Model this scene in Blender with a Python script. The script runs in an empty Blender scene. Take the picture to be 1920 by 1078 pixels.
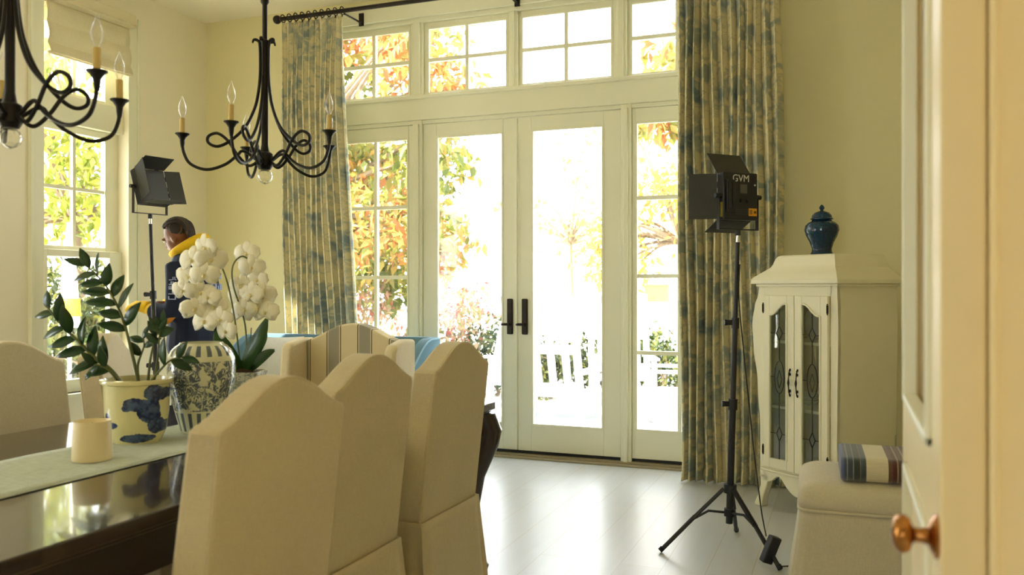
import bpy, math, random
from mathutils import Vector, Matrix, Euler
PI = math.pi
R = math.radians
random.seed(7)
SC = bpy.context.scene
COL = SC.collection

# ------------------------------------------------------------------ camera
FPX = 1610.0
YAW = math.atan(625.0 / FPX)            # camera looks this far to the left of the room's depth axis
CAM_H = 1.25
cam = bpy.data.cameras.new('camera')
cam.sensor_width = 36.0
cam.lens = 36.0 * FPX / 1920.0
cam.clip_start = 0.05
cam.clip_end = 200
cam.dof.use_dof = True
cam.dof.focus_distance = 4.6
cam.dof.aperture_fstop = 3.5
camo = bpy.data.objects.new('camera', cam)
COL.objects.link(camo)
camo.location = (0, 0, CAM_H)
camo.rotation_euler = (PI / 2, 0, YAW)
SC.camera = camo

# ------------------------------------------------------------------ world, sun, exposure
w = bpy.data.worlds.new('sky')
SC.world = w
w.use_nodes = True
bgn = w.node_tree.nodes['Background']
bgn.inputs[0].default_value = (0.89, 0.955, 1.0, 1)
bgn.inputs[1].default_value = 3.6
sl = bpy.data.lights.new('sun', 'SUN')
sl.energy = 14.0
sl.angle = R(0.6)
sl.color = (1.0, 0.93, 0.80)
so = bpy.data.objects.new('sun', sl)
COL.objects.link(so)
so.rotation_euler = Vector((0.79, 0.53, -0.75)).to_track_quat('-Z', 'Y').to_euler()
so.location = (-20, -10, 18)
SC.view_settings.view_transform = 'Standard'
SC.view_settings.look = 'None'
SC.view_settings.gamma = 1.0
SC.view_settings.use_curve_mapping = False
SC.view_settings.exposure = 1.72
SC.cycles.max_bounces = 12
SC.cycles.diffuse_bounces = 8
SC.cycles.transparent_max_bounces = 24
SC.cycles.use_denoising = True


def portal(loc, direction, sx, sy):
    a = bpy.data.lights.new('portal', 'AREA')
    a.shape = 'RECTANGLE'
    a.size = sx
    a.size_y = sy
    a.cycles.is_portal = True
    o = bpy.data.objects.new('window_portal', a)
    COL.objects.link(o)
    o.location = loc
    o.rotation_euler = Vector(direction).to_track_quat('-Z', 'Z').to_euler()
    return o


portal((-2.27, 6.12, 1.72), (0, -1, 0), 3.3, 3.4)
portal((-5.34, 4.69, 1.85), (1, 0, 0), 0.9, 2.8)
portal((-5.34, 1.05, 1.47), (1, 0, 0), 1.1, 1.95)
portal((-0.6, -2.9, 1.45), (0, 1, 0), 0.7, 0.9)

# ------------------------------------------------------------------ node helpers
def srgb(r, g, b):
    f = lambda c: (c / 12.92 if c <= 0.04045 else ((c + 0.055) / 1.055) ** 2.4)
    return (f(r / 255), f(g / 255), f(b / 255), 1)


class NT:
    def __init__(s, name):
        s.m = bpy.data.materials.new(name)
        s.m.use_nodes = True
        s.t = s.m.node_tree
        s.b = s.t.nodes['Principled BSDF']
        s.out = s.t.nodes['Material Output']

    def n(s, typ, **kw):
        x = s.t.nodes.new(typ)
        for k, v in kw.items():
            setattr(x, k, v)
        return x

    def l(s, a, b):
        s.t.links.new(a, b)

    def setin(s, sock, v):
        if hasattr(v, 'is_linked') or hasattr(v, 'links'):
            s.l(v, sock)
        else:
            sock.default_value = v

    def math(s, op, a, b=None, c=None):
        x = s.n('ShaderNodeMath', operation=op)
        s.setin(x.inputs[0], a)
        if b is not None:
            s.setin(x.inputs[1], b)
        if c is not None:
            s.setin(x.inputs[2], c)
        return x.outputs[0]

    def mix(s, fac, a, b):
        x = s.n('ShaderNodeMix', data_type='RGBA')
        s.setin(x.inputs[0], fac)
        s.setin(x.inputs[6], a)
        s.setin(x.inputs[7], b)
        return x.outputs[2]

    def coord(s, kind='Object', scale=(1, 1, 1), loc=(0, 0, 0)):
        tc = s.n('ShaderNodeTexCoord')
        mp = s.n('ShaderNodeMapping')
        mp.inputs['Scale'].default_value = scale
        mp.inputs['Location'].default_value = loc
        s.l(tc.outputs[kind], mp.inputs[0])
        return mp.outputs[0]

    def xyz(s, vec):
        x = s.n('ShaderNodeSeparateXYZ')
        s.l(vec, x.inputs[0])
        return x.outputs[0], x.outputs[1], x.outputs[2]

    def noise(s, vec, scale, detail=2, rough=0.5, dist=0.0):
        x = s.n('ShaderNodeTexNoise')
        s.l(vec, x.inputs['Vector'])
        x.inputs['Scale'].default_value = scale
        x.inputs['Detail'].default_value = detail
        x.inputs['Roughness'].default_value = rough
        x.inputs['Distortion'].default_value = dist
        return x.outputs[0]

    def step(s, v, a, b):
        x = s.n('ShaderNodeMapRange', interpolation_type='SMOOTHSTEP')
        s.setin(x.inputs[0], v)
        x.inputs[1].default_value = a
        x.inputs[2].default_value = b
        return x.outputs[0]

    def bump(s, h, strength=0.1, dist=0.01):
        x = s.n('ShaderNodeBump')
        x.inputs['Strength'].default_value = strength
        x.inputs['Distance'].default_value = dist
        s.l(h, x.inputs['Height'])
        s.l(x.outputs[0], s.b.inputs['Normal'])

    def col(s, c):
        s.setin(s.b.inputs['Base Color'], c)

    def rough(s, v):
        s.setin(s.b.inputs['Roughness'], v)


def paint(name, c, rough=0.5, metal=0.0, var=0.04, nscale=6.0, bump=0.0, bscale=200, spec=0.5):
    t = NT(name)
    v = t.coord()
    n = t.noise(v, nscale, 3)
    d = tuple(max(0, x * (1 - var)) for x in c[:3]) + (1,)
    e = tuple(min(1, x * (1 + var)) for x in c[:3]) + (1,)
    t.col(t.mix(n, d, e))
    t.b.inputs['Roughness'].default_value = rough
    t.b.inputs['Metallic'].default_value = metal
    t.b.inputs['Specular IOR Level'].default_value = spec
    if bump:
        t.bump(t.noise(v, bscale, 2), bump, 0.004)
    return t.m


def linen(name, c, dark=0.86, sheen=0.2):
    t = NT(name)
    v = t.coord()
    a = t.noise(t.coord(scale=(420, 420, 40)), 1.0, 1)
    b = t.noise(t.coord(scale=(60, 60, 500)), 1.0, 1)
    m = t.math('MULTIPLY', t.math('ADD', a, b), 0.5)
    big = t.noise(v, 4, 2)
    f = t.math('ADD', t.math('MULTIPLY', m, 0.7), t.math('MULTIPLY', big, 0.3))
    d = tuple(x * dark for x in c[:3]) + (1,)
    t.col(t.mix(t.step(f, 0.3, 0.7), d, c))
    t.b.inputs['Roughness'].default_value = 0.95
    t.b.inputs['Specular IOR Level'].default_value = 0.2
    t.b.inputs['Sheen Weight'].default_value = sheen
    t.bump(m, 0.25, 0.002)
    return t.m


def pane_glass(name, tint=(1, 1, 1, 1), base=0.04):
    t = NT(name)
    tr = t.n('ShaderNodeBsdfTransparent')
    tr.inputs[0].default_value = tint
    gl = t.n('ShaderNodeBsdfGlossy')
    gl.inputs['Roughness'].default_value = 0.02
    lw = t.n('ShaderNodeLayerWeight')
    lw.inputs[0].default_value = 0.25
    f = t.math('ADD', t.math('MULTIPLY', lw.outputs[0], 0.5), base)
    mx = t.n('ShaderNodeMixShader')
    t.l(f, mx.inputs[0])
    t.l(tr.outputs[0], mx.inputs[1])
    t.l(gl.outputs[0], mx.inputs[2])
    t.l(mx.outputs[0], t.out.inputs[0])
    return t.m


M = {}
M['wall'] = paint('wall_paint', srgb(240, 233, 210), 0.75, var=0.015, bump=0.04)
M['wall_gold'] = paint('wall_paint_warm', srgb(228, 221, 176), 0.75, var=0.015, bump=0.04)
M['ceiling'] = paint('ceiling_paint', srgb(242, 235, 212), 0.85, var=0.01)
M['trim'] = paint('trim_paint', srgb(233, 232, 208), 0.35, var=0.012)
M['door_cream'] = paint('cream_door_paint', srgb(240, 220, 168), 0.3, var=0.012)
M['black'] = paint('black_plastic', (0.012, 0.012, 0.012, 1), 0.45, var=0.2)
M['black_soft'] = paint('dark_grey_sheet_metal', (0.028, 0.029, 0.022, 1), 0.5, var=0.1)
M['bronze'] = paint('oil_rubbed_bronze', (0.022, 0.016, 0.012, 1), 0.38, 0.6, var=0.2)
M['iron'] = paint('blackened_iron', (0.014, 0.012, 0.010, 1), 0.42, 0.5, var=0.25, nscale=30)
M['chrome'] = paint('bright_steel', (0.7, 0.7, 0.68, 1), 0.2, 1.0)
M['brass'] = paint('aged_brass', srgb(176, 120, 62), 0.24, 1.0, var=0.12, nscale=25)
M['linen'] = linen('oatmeal_linen', srgb(206, 192, 156))
M['linen_back'] = linen('pale_linen', srgb(226, 212, 176))
M['bench_linen'] = linen('bench_linen', srgb(214, 206, 180))
M['sleeve'] = paint('candle_sleeve_wax', srgb(208, 182, 112), 0.6, var=0.08, nscale=40)
M['glass'] = pane_glass('window_glass')
M['bulb'] = pane_glass('bulb_glass', (0.98, 0.98, 0.96, 1), 0.10)
M['cab_glass'] = pane_glass('cabinet_glass', (0.90, 0.93, 0.90, 1), 0.05)
M['lead'] = paint('lead_came', (0.06, 0.06, 0.055, 1), 0.4, 0.7)
M['cab'] = paint('ivory_lacquer', srgb(240, 235, 206), 0.35, var=0.015)
M['cab_in'] = paint('cabinet_inside', srgb(196, 188, 164), 0.7)
M['porcelain'] = paint('white_porcelain', srgb(232, 232, 222), 0.12, var=0.02)
M['white_paint'] = paint('white_outdoor_paint', srgb(196, 204, 210), 0.5, var=0.02)
M['logo_white'] = paint('pale_print', srgb(214, 214, 208), 0.6)
M['rubber'] = paint('black_rubber', (0.01, 0.01, 0.01, 1), 0.8)
M['yellow'] = paint('yellow_knit', srgb(232, 190, 20), 0.85, var=0.1, nscale=50)
M['jacket'] = paint('navy_fleece', srgb(20, 30, 54), 0.9, var=0.25, nscale=9, bump=0.2, bscale=40)
M['trouser'] = paint('black_trousers', srgb(18, 22, 34), 0.9, var=0.2)
M['letters'] = paint('pale_blue_print', srgb(170, 182, 226), 0.7)
M['skin'] = paint('brown_skin', srgb(120, 74, 48), 0.55, var=0.08, nscale=12)
M['hair'] = paint('dark_brown_hair', (0.014, 0.009, 0.006, 1), 0.6, var=0.3, nscale=60)
def m_hair():
    t = NT('braided_dark_hair')
    x, y, z = t.xyz(t.coord())
    ln = t.step(t.math('SINE', t.math('MULTIPLY', y, 2 * PI / 0.022)), 0.55, 0.95)
    t.col(t.mix(ln, (0.012, 0.008, 0.006, 1), (0.10, 0.055, 0.035, 1)))
    t.b.inputs['Roughness'].default_value = 0.6
    return t.m
M['hair'] = m_hair()
M['leaf_dark'] = paint('glossy_leaf', srgb(30, 66, 26), 0.3, var=0.35, nscale=18)
M['leaf_orchid'] = paint('orchid_leaf', srgb(44, 80, 30), 0.35, var=0.25, nscale=12)
M['leaf_amber'] = paint('amber_leaf', srgb(190, 120, 30), 0.4, var=0.2)
M['stem'] = paint('plant_stem', srgb(92, 100, 50), 0.5, var=0.25, nscale=20)
M['soil'] = paint('potting_soil', srgb(60, 44, 30), 0.95, var=0.4, nscale=60, bump=0.6)
M['petal'] = paint('orchid_petal', srgb(246, 242, 222), 0.55, var=0.03)
M['lip'] = paint('orchid_lip', srgb(234, 220, 160), 0.5)
M['blue'] = linen('blue_upholstery', srgb(104, 140, 158), 0.85, 0.15)
M['piping'] = linen('pale_blue_piping', srgb(150, 190, 214), 0.9)
M['pillow'] = linen('cream_pillow', srgb(226, 214, 176))
M['white_cloth'] = linen('white_pillow', srgb(240, 240, 234))
M['shade'] = linen('roman_shade_linen', srgb(232, 222, 186))
M['stone'] = paint('pale_stone', srgb(226, 224, 214), 0.8, var=0.05, nscale=3)
M['terracotta'] = paint('terracotta', srgb(226, 150, 96), 0.8)
M['bark'] = paint('bark', srgb(120, 104, 84), 0.9, var=0.3, nscale=15)
M['navy_glaze'] = None


def m_floor():
    t = NT('pale_oak_planks')
    v = t.coord('Object')
    x, y, z = t.xyz(v)
    br = t.n('ShaderNodeTexBrick')
    cv = t.n('ShaderNodeCombineXYZ')
    t.l(y, cv.inputs[0])
    t.l(x, cv.inputs[1])
    t.l(cv.outputs[0], br.inputs['Vector'])
    br.offset = 0.37
    br.inputs['Scale'].default_value = 1.0
    br.inputs['Brick Width'].default_value = 1.9
    br.inputs['Row Height'].default_value = 0.19
    br.inputs['Mortar Size'].default_value = 0.0018
    br.inputs['Color1'].default_value = srgb(186, 190, 192)
    br.inputs['Color2'].default_value = srgb(198, 202, 204)
    br.inputs['Mortar'].default_value = srgb(178, 168, 148)
    gr = t.noise(t.coord(scale=(26, 1.6, 1)), 1.0, 5, 0.6, 0.6)
    c = t.mix(t.math('MULTIPLY', gr, 0.30), br.outputs[0], srgb(168, 162, 150))
    t.col(c)
    t.rough(t.math('MULTIPLY_ADD', gr, 0.10, 0.26))
    t.b.inputs['Specular IOR Level'].default_value = 0.6
    t.bump(t.math('ADD', t.math('MULTIPLY', gr, 0.3), t.math('MULTIPLY', br.outputs[1], -1.0)), 0.08, 0.003)
    return t.m


def m_wood():
    t = NT('espresso_wood')
    g = t.noise(t.coord(scale=(30, 1.5, 30)), 1.0, 5, 0.6, 0.8)
    t.col(t.mix(g, srgb(24, 13, 10), srgb(44, 25, 19)))
    t.rough(t.math('MULTIPLY_ADD', g, 0.08, 0.10))
    t.b.inputs['Coat Weight'].default_value = 0.6
    t.b.inputs['Coat Roughness'].default_value = 0.05
    return t.m


def m_runner():
    t = NT('pale_blue_woven_cloth')
    a = t.noise(t.coord(scale=(20, 500, 1)), 1.0, 1)
    b = t.noise(t.coord(scale=(500, 20, 1)), 1.0, 1)
    f = t.math('MULTIPLY', t.math('ADD', a, b), 0.5)
    t.col(t.mix(t.step(f, 0.35, 0.65), srgb(166, 176, 160), srgb(206, 212, 196)))
    t.b.inputs['Roughness'].default_value = 0.9
    t.bump(f, 0.4, 0.003)
    return t.m


def m_toile():
    t = NT('cream_and_blue_floral_cloth')
    uv = t.coord('UV')
    n1 = t.noise(uv, 4.0, 3, 0.5, 0.6)
    n2 = t.noise(uv, 11.0, 3, 0.55, 1.0)
    vo = t.n('ShaderNodeTexVoronoi', feature='F1')
    mp = t.coord('UV', scale=(7, 5.5, 1))
    nd = t.n('ShaderNodeTexNoise')
    nd.inputs['Scale'].default_value = 12
    t.l(uv, nd.inputs['Vector'])
    mixv = t.n('ShaderNodeMix', data_type='VECTOR')
    mixv.inputs[0].default_value = 0.22
    t.l(mp, mixv.inputs[4])
    t.l(nd.outputs['Color'], mixv.inputs[5])
    t.l(mixv.outputs[1], vo.inputs['Vector'])
    vo.inputs['Scale'].default_value = 1.0
    flower = t.math('SUBTRACT', 1.0, t.step(vo.outputs['Distance'], 0.20, 0.42))
    wash = t.step(n1, 0.38, 0.54)
    petals = t.step(n2, 0.44, 0.56)
    f = t.math('MULTIPLY', wash, t.math('MAXIMUM', t.math('MULTIPLY', petals, 0.9), t.math('MULTIPLY', flower, 0.9)))
    vine = t.math('SUBTRACT', 1.0, t.step(t.math('ABSOLUTE', t.math('SUBTRACT', n2, 0.5)), 0.01, 0.035))
    f = t.math('MAXIMUM', f, t.math('MULTIPLY', vine, 0.5))
    c = t.mix(t.math('MULTIPLY', f, 0.72), srgb(216, 206, 166), srgb(122, 142, 146))
    dk = t.math('MULTIPLY', t.math('MULTIPLY', petals, flower), wash)
    c = t.mix(t.math('MULTIPLY', dk, 0.6), c, srgb(88, 118, 138))
    t.col(c)
    t.b.inputs['Roughness'].default_value = 0.9
    t.b.inputs['Specular IOR Level'].default_value = 0.2
    return t.m


def m_stripe():
    t = NT('striped_cotton')
    x, y, z = t.xyz(t.coord('Object'))
    p = t.math('WRAP', t.math('ADD', x, 0.01), 0.09, -0.09)      # period 0.18, band centre at 0
    p = t.math('ABSOLUTE', p)
    band = t.math('LESS_THAN', t.math('ABSOLUTE', t.math('SUBTRACT', p, 0.09)), 0.032)
    line = t.math('LESS_THAN', t.math('ABSOLUTE', t.math('SUBTRACT', p, 0.050)), 0.0028)
    w_ = t.noise(t.coord(scale=(400, 400, 400)), 1.0, 1)
    cream = t.mix(w_, srgb(212, 196, 154), srgb(226, 212, 172))
    grey = t.mix(w_, srgb(148, 142, 122), srgb(166, 160, 140))
    t.col(t.mix(line, t.mix(band, cream, grey), srgb(96, 90, 72)))
    t.b.inputs['Roughness'].default_value = 0.95
    return t.m


def m_blanket():
    t = NT('striped_wool_blanket')
    x, y, z = t.xyz(t.coord('Object'))
    n = t.noise(t.coord(scale=(6, 300, 300)), 1.0, 2)
    r = t.n('ShaderNodeValToRGB')
    r.color_ramp.interpolation = 'CONSTANT'
    e = r.color_ramp.elements
    stops = [(0.0, (92, 104, 150)), (0.04, (70, 84, 112)), (0.07, (150, 160, 160)), (0.08, (62, 78, 92)), (0.14, (140, 150, 148)), (0.15, (50, 62, 66)),
             (0.22, (120, 130, 126)), (0.23, (70, 84, 92)), (0.29, (232, 222, 188)), (0.54, (104, 76, 58)), (0.59, (86, 40, 34)), (0.64, (168, 148, 116)),
             (0.655, (96, 70, 54)), (0.72, (160, 140, 110)), (0.74, (84, 56, 44)), (0.82, (150, 130, 104)), (0.84, (92, 70, 56))]
    while len(e) < len(stops):
        e.new(0.5)
    for k, (p, c) in enumerate(stops):
        e[k].position = p
        e[k].color = srgb(*c)
    t.l(t.math('DIVIDE', t.math('ADD', x, 0.15), 0.30), r.inputs[0])
    t.col(t.mix(t.math('MULTIPLY', n, 0.35), r.outputs[0], srgb(60, 54, 46)))
    t.b.inputs['Roughness'].default_value = 1.0
    t.b.inputs['Sheen Weight'].default_value = 0.4
    t.bump(t.noise(t.coord(), 160, 2), 0.5, 0.004)
    return t.m


def m_ginger():
    t = NT('blue_and_white_glaze')
    v = t.coord('Object')
    x, y, z = t.xyz(v)
    ang = t.math('ARCTAN2', y, x)
    cream = srgb(222, 222, 190)
    blue = srgb(66, 82, 104)
    st = t.math('SINE', t.math('MULTIPLY', ang, 18.0))
    stripes = t.step(st, 0.0, 0.35)
    cv = t.n('ShaderNodeCombineXYZ')
    t.l(t.math('MULTIPLY', ang, 2.4), cv.inputs[0])
    t.l(t.math('MULTIPLY', z, 20.0), cv.inputs[1])
    n = t.noise(cv.outputs[0], 1.7, 3, 0.5, 1.4)
    fig = t.step(t.math('ABSOLUTE', t.math('SUBTRACT', n, 0.5)), 0.015, 0.045)
    n2 = t.noise(cv.outputs[0], 0.9, 2, 0.5, 0.6)
    fig = t.math('MULTIPLY', fig, t.math('SUBTRACT', 1.0, t.step(n2, 0.56, 0.60)))
    def band(a, b):
        return t.math('MULTIPLY', t.math('GREATER_THAN', z, a), t.math('LESS_THAN', z, b))
    f = t.math('MULTIPLY', stripes, t.math('MAXIMUM', band(0.008, 0.072), band(0.262, 0.297)))
    f = t.math('MAXIMUM', f, t.math('MULTIPLY', fig, band(0.078, 0.245)))
    t.col(t.mix(t.math('MULTIPLY', f, 0.92), cream, blue))
    t.b.inputs['Roughness'].default_value = 0.12
    t.b.inputs['Coat Weight'].default_value = 0.4
    return t.m


def m_landscape():
    """cream glaze with a painted blue tree, boat and rocks round the pot"""
    t = NT('landscape_glaze')
    v = t.coord('Object')
    x, y, z = t.xyz(v)
    nz = t.noise(v, 30, 4, 0.65)
    wob = t.math('MULTIPLY', t.math('SUBTRACT', nz, 0.5), 1.6)
    cream = srgb(226, 220, 168)
    def ell(cx, cz, rx, rz):
        a = t.math('DIVIDE', t.math('SUBTRACT', x, cx), rx)
        b = t.math('DIVIDE', t.math('SUBTRACT', z, cz), rz)
        d = t.math('ADD', t.math('MULTIPLY', a, a), t.math('MULTIPLY', b, b))
        return t.math('LESS_THAN', t.math('ADD', d, wob), 1.0)
    shapes = [(0.030, 0.128, 0.032, 0.020), (0.010, 0.118, 0.016, 0.012), (0.066, 0.108, 0.026, 0.040), (0.080, 0.160, 0.024, 0.026), (0.030, 0.020, 0.046, 0.015),
              (-0.048, 0.062, 0.026, 0.011), (-0.060, 0.082, 0.010, 0.020), (0.078, 0.060, 0.016, 0.028)]
    f = None
    for sh in shapes:
        e = ell(*sh)
        f = e if f is None else t.math('MAXIMUM', f, e)
    tone = t.mix(t.step(nz, 0.4, 0.6), srgb(22, 36, 84), srgb(76, 98, 138))
    t.col(t.mix(f, cream, tone))
    t.b.inputs['Roughness'].default_value = 0.14
    t.b.inputs['Coat Weight'].default_value = 0.4
    return t.m


def m_planter():
    t = NT('grey_fretwork_glaze')
    v = t.coord('Object')
    n = t.noise(v, 38, 3, 0.5, 1.2)
    f = t.step(t.math('ABSOLUTE', t.math('SUBTRACT', n, 0.5)), 0.03, 0.08)
    t.col(t.mix(f, srgb(206, 204, 184), srgb(150, 152, 146)))
    t.b.inputs['Roughness'].default_value = 0.25
    return t.m


def m_jar():
    t = NT('teal_navy_glaze')
    v = t.coord('Object')
    x, y, z = t.xyz(v)
    ang = t.math('ARCTAN2', y, x)
    cv = t.n('ShaderNodeCombineXYZ')
    t.l(t.math('MULTIPLY', ang, 5.0), cv.inputs[0])
    t.l(t.math('MULTIPLY', z, 70.0), cv.inputs[1])
    vo = t.n('ShaderNodeTexVoronoi')
    vo.inputs['Scale'].default_value = 1.3
    t.l(cv.outputs[0], vo.inputs['Vector'])
    t.col(t.mix(vo.outputs['Distance'], srgb(8, 34, 56), srgb(18, 58, 84)))
    t.b.inputs['Roughness'].default_value = 0.12
    t.bump(vo.outputs['Distance'], 0.4, 0.003)
    return t.m


def m_foliage(name, stops, trans=0.45):
    t = NT(name)
    at = t.n('ShaderNodeAttribute')
    at.attribute_name = 'tone'
    r = t.n('ShaderNodeValToRGB')
    e = r.color_ramp.elements
    while len(e) < len(stops):
        e.new(0.5)
    for k, (p, c) in enumerate(stops):
        e[k].position = p
        e[k].color = tuple(q * 0.52 for q in srgb(*c)[:3]) + (1,)
    t.l(at.outputs['Fac'], r.inputs[0])
    t.l(r.outputs[0], t.b.inputs['Base Color'])
    t.b.inputs['Roughness'].default_value = 0.5
    tl = t.n('ShaderNodeBsdfTranslucent')
    t.l(r.outputs[0], tl.inputs[0])
    mx = t.n('ShaderNodeMixShader')
    mx.inputs[0].default_value = trans
    t.l(t.b.outputs[0], mx.inputs[1])
    t.l(tl.outputs[0], mx.inputs[2])
    t.l(mx.outputs[0], t.out.inputs[0])
    return t.m


M['floor'] = m_floor()
M['wood'] = m_wood()
M['runner'] = m_runner()
M['toile'] = m_toile()
M['stripe'] = m_stripe()
M['blanket'] = m_blanket()
M['ginger'] = m_ginger()
M['landscape'] = m_landscape()
M['planter'] = m_planter()
M['navy_glaze'] = m_jar()
M['fol_autumn'] = m_foliage('autumn_leaves', [(0.0, (104, 124, 50)), (0.35, (160, 164, 72)), (0.6, (212, 178, 88)), (0.8, (228, 160, 88)), (1.0, (224, 134, 84))])
M['fol_green'] = m_foliage('yellow_green_leaves', [(0.0, (120, 140, 40)), (0.5, (176, 186, 60)), (1.0, (216, 206, 96))])
M['fol_yellow'] = m_foliage('pale_yellow_leaves', [(0.0, (196, 190, 90)), (0.5, (222, 200, 100)), (1.0, (230, 180, 100))])
M['fol_pink'] = m_foliage('pink_and_green_shrub', [(0.0, (160, 168, 100)), (0.4, (222, 196, 150)), (0.8, (232, 184, 160)), (1.0, (212, 110, 100))])
M['fol_hedge'] = m_foliage('dark_green_shrub', [(0.0, (40, 60, 24)), (0.5, (78, 98, 38)), (1.0, (140, 140, 60))], 0.25)


# ------------------------------------------------------------------ mesh helpers
class MB:
    def __init__(s):
        s.v = []
        s.f = []
        s.uv = None

    def add(s, verts, faces, Mx=None):
        b = len(s.v)
        if Mx is not None:
            verts = [Mx @ Vector(p) for p in verts]
        s.v += [tuple(p) for p in verts]
        s.f += [tuple(i + b for i in f) for f in faces]
        return s

    def box(s, x0, x1, y0, y1, z0, z1, Mx=None):
        vs = [(x, y, z) for z in (z0, z1) for y in (y0, y1) for x in (x0, x1)]
        return s.add(vs, [(0, 2, 3, 1), (4, 5, 7, 6), (0, 1, 5, 4), (2, 6, 7, 3), (0, 4, 6, 2), (1, 3, 7, 5)], Mx)

    def prism(s, poly, plane, a, b, Mx=None):
        n = len(poly)
        def P(u, v, t):
            return {'xz': (u, t, v), 'yz': (t, u, v), 'xy': (u, v, t)}[plane]
        vs = [P(u, v, a) for u, v in poly] + [P(u, v, b) for u, v in poly]
        fs = [tuple(range(n))[::-1], tuple(range(n, 2 * n))]
        fs += [(i, (i + 1) % n, n + (i + 1) % n, n + i) for i in range(n)]
        return s.add(vs, fs, Mx)

    def loft(s, rings, closed=True, caps=True, Mx=None):
        n = len(rings[0])
        vs = [p for r in rings for p in r]
        fs = []
        for k in range(len(rings) - 1):
            for i in range(n if closed else n - 1):
                j = (i + 1) % n
                fs.append((k * n + i, k * n + j, (k + 1) * n + j, (k + 1) * n + i))
        if caps and closed:
            fs.append(tuple(range(n))[::-1])
            fs.append(tuple((len(rings) - 1) * n + i for i in range(n)))
        return s.add(vs, fs, Mx)

    def tube(s, pts, r, n=8, caps=True, Mx=None, closed=False):
        pts = [Vector(p) for p in pts]
        N = len(pts)
        rs = r if isinstance(r, (list, tuple)) else [r] * N
        up = None
        rings = []
        for i in range(N):
            if closed:
                d = pts[(i + 1) % N] - pts[i - 1]
            else:
                d = pts[min(i + 1, N - 1)] - pts[max(i - 1, 0)]
            d.normalize()
            if up is None:
                up = Vector((0, 0, 1)) if abs(d.z) < 0.9 else Vector((1, 0, 0))
            up = up - d * up.dot(d)
            if up.length < 1e-5:
                up = d.orthogonal()
            up.normalize()
            q = d.cross(up)
            rings.append([pts[i] + (up * math.cos(2 * PI * k / n) + q * math.sin(2 * PI * k / n)) * rs[i] for k in range(n)])
        if closed:
            rings.append(rings[0])
            return s.loft(rings, caps=False, Mx=Mx)
        return s.loft(rings, caps=caps, Mx=Mx)

    def lathe(s, prof, n=32, Mx=None, caps=True):
        rings = [[(r * math.cos(2 * PI * k / n), r * math.sin(2 * PI * k / n), z) for k in range(n)] for r, z in prof]
        return s.loft(rings, caps=caps, Mx=Mx)

    def ball(s, c, rx, ry=None, rz=None, n=16, m=10, Mx=None):
        ry = rx if ry is None else ry
        rz = rx if rz is None else rz
        rings = []
        for i in range(m + 1):
            a = -PI / 2 + PI * (0.02 + 0.96 * i / m)
            rings.append([(c[0] + rx * math.cos(a) * math.cos(2 * PI * k / n), c[1] + ry * math.cos(a) * math.sin(2 * PI * k / n), c[2] + rz * math.sin(a)) for k in range(n)])
        return s.loft(rings, Mx=Mx)

    def grid(s, fn, nu, nv, uvfn=None):
        vs = []
        uvs = []
        for j in range(nv + 1):
            for i in range(nu + 1):
                vs.append(fn(i / nu, j / nv))
                if uvfn:
                    uvs.append(uvfn(i / nu, j / nv))
        fs = [(j * (nu + 1) + i, j * (nu + 1) + i + 1, (j + 1) * (nu + 1) + i + 1, (j + 1) * (nu + 1) + i) for j in range(nv) for i in range(nu)]
        if uvfn:
            s.uv = uvs
        return s.add(vs, fs)


def build(name, mb, mat, parent=None, smooth=True, bevel=0, seg=2, sub=0, solid=0, remesh=0, angle=40, loc=None, rot=None):
    me = bpy.data.meshes.new(name)
    me.from_pydata(mb.v, [], mb.f)
    me.update()
    if mb.uv:
        ul = me.uv_layers.new(name='UVMap')
        for lp in me.loops:
            ul.data[lp.index].uv = mb.uv[lp.vertex_index]
    me.materials.append(M[mat] if isinstance(mat, str) else mat)
    if smooth:
        me.shade_smooth()
        if not sub and not remesh:
            me.set_sharp_from_angle(angle=R(angle))
    o = bpy.data.objects.new(name, me)
    COL.objects.link(o)
    if parent:
        o.parent = parent
    if loc:
        o.location = loc
    if rot:
        o.rotation_euler = rot
    if solid:
        md = o.modifiers.new('solid', 'SOLIDIFY')
        md.thickness = solid
        md.offset = 0
    if bevel:
        md = o.modifiers.new('bevel', 'BEVEL')
        md.width = bevel
        md.segments = seg
        md.limit_method = 'ANGLE'
        md.angle_limit = R(35)
    if remesh:
        md = o.modifiers.new('remesh', 'REMESH')
        md.mode = 'VOXEL'
        md.voxel_size = remesh
        md.use_smooth_shade = True
        md = o.modifiers.new('smooth', 'SMOOTH')
        md.iterations = 6
        md.factor = 0.5
    if sub:
        md = o.modifiers.new('sub', 'SUBSURF')
        md.levels = sub
        md.render_levels = sub
    return o


def tag(o, label, cat, group=None):
    o['label'] = label
    o['category'] = cat
    if group:
        o['group'] = group
    return o


def thing(name, label, cat, loc=(0, 0, 0), rz=0, group=None):
    o = bpy.data.objects.new(name, None)
    o.empty_display_size = 0.1
    COL.objects.link(o)
    o.location = loc
    o.rotation_euler = (0, 0, rz)
    return tag(o, label, cat, group)


def struct(o):
    o['kind'] = 'structure'
    return o


def wallobj(name, mb, mat, **kw):
    return struct(build(name, mb, mat, smooth=False, **kw))


def copy_tree(o, parent=None):
    c = o.copy()
    COL.objects.link(c)
    if parent:
        c.parent = parent
    for ch in list(o.children):
        copy_tree(ch, c)
    return c


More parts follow.
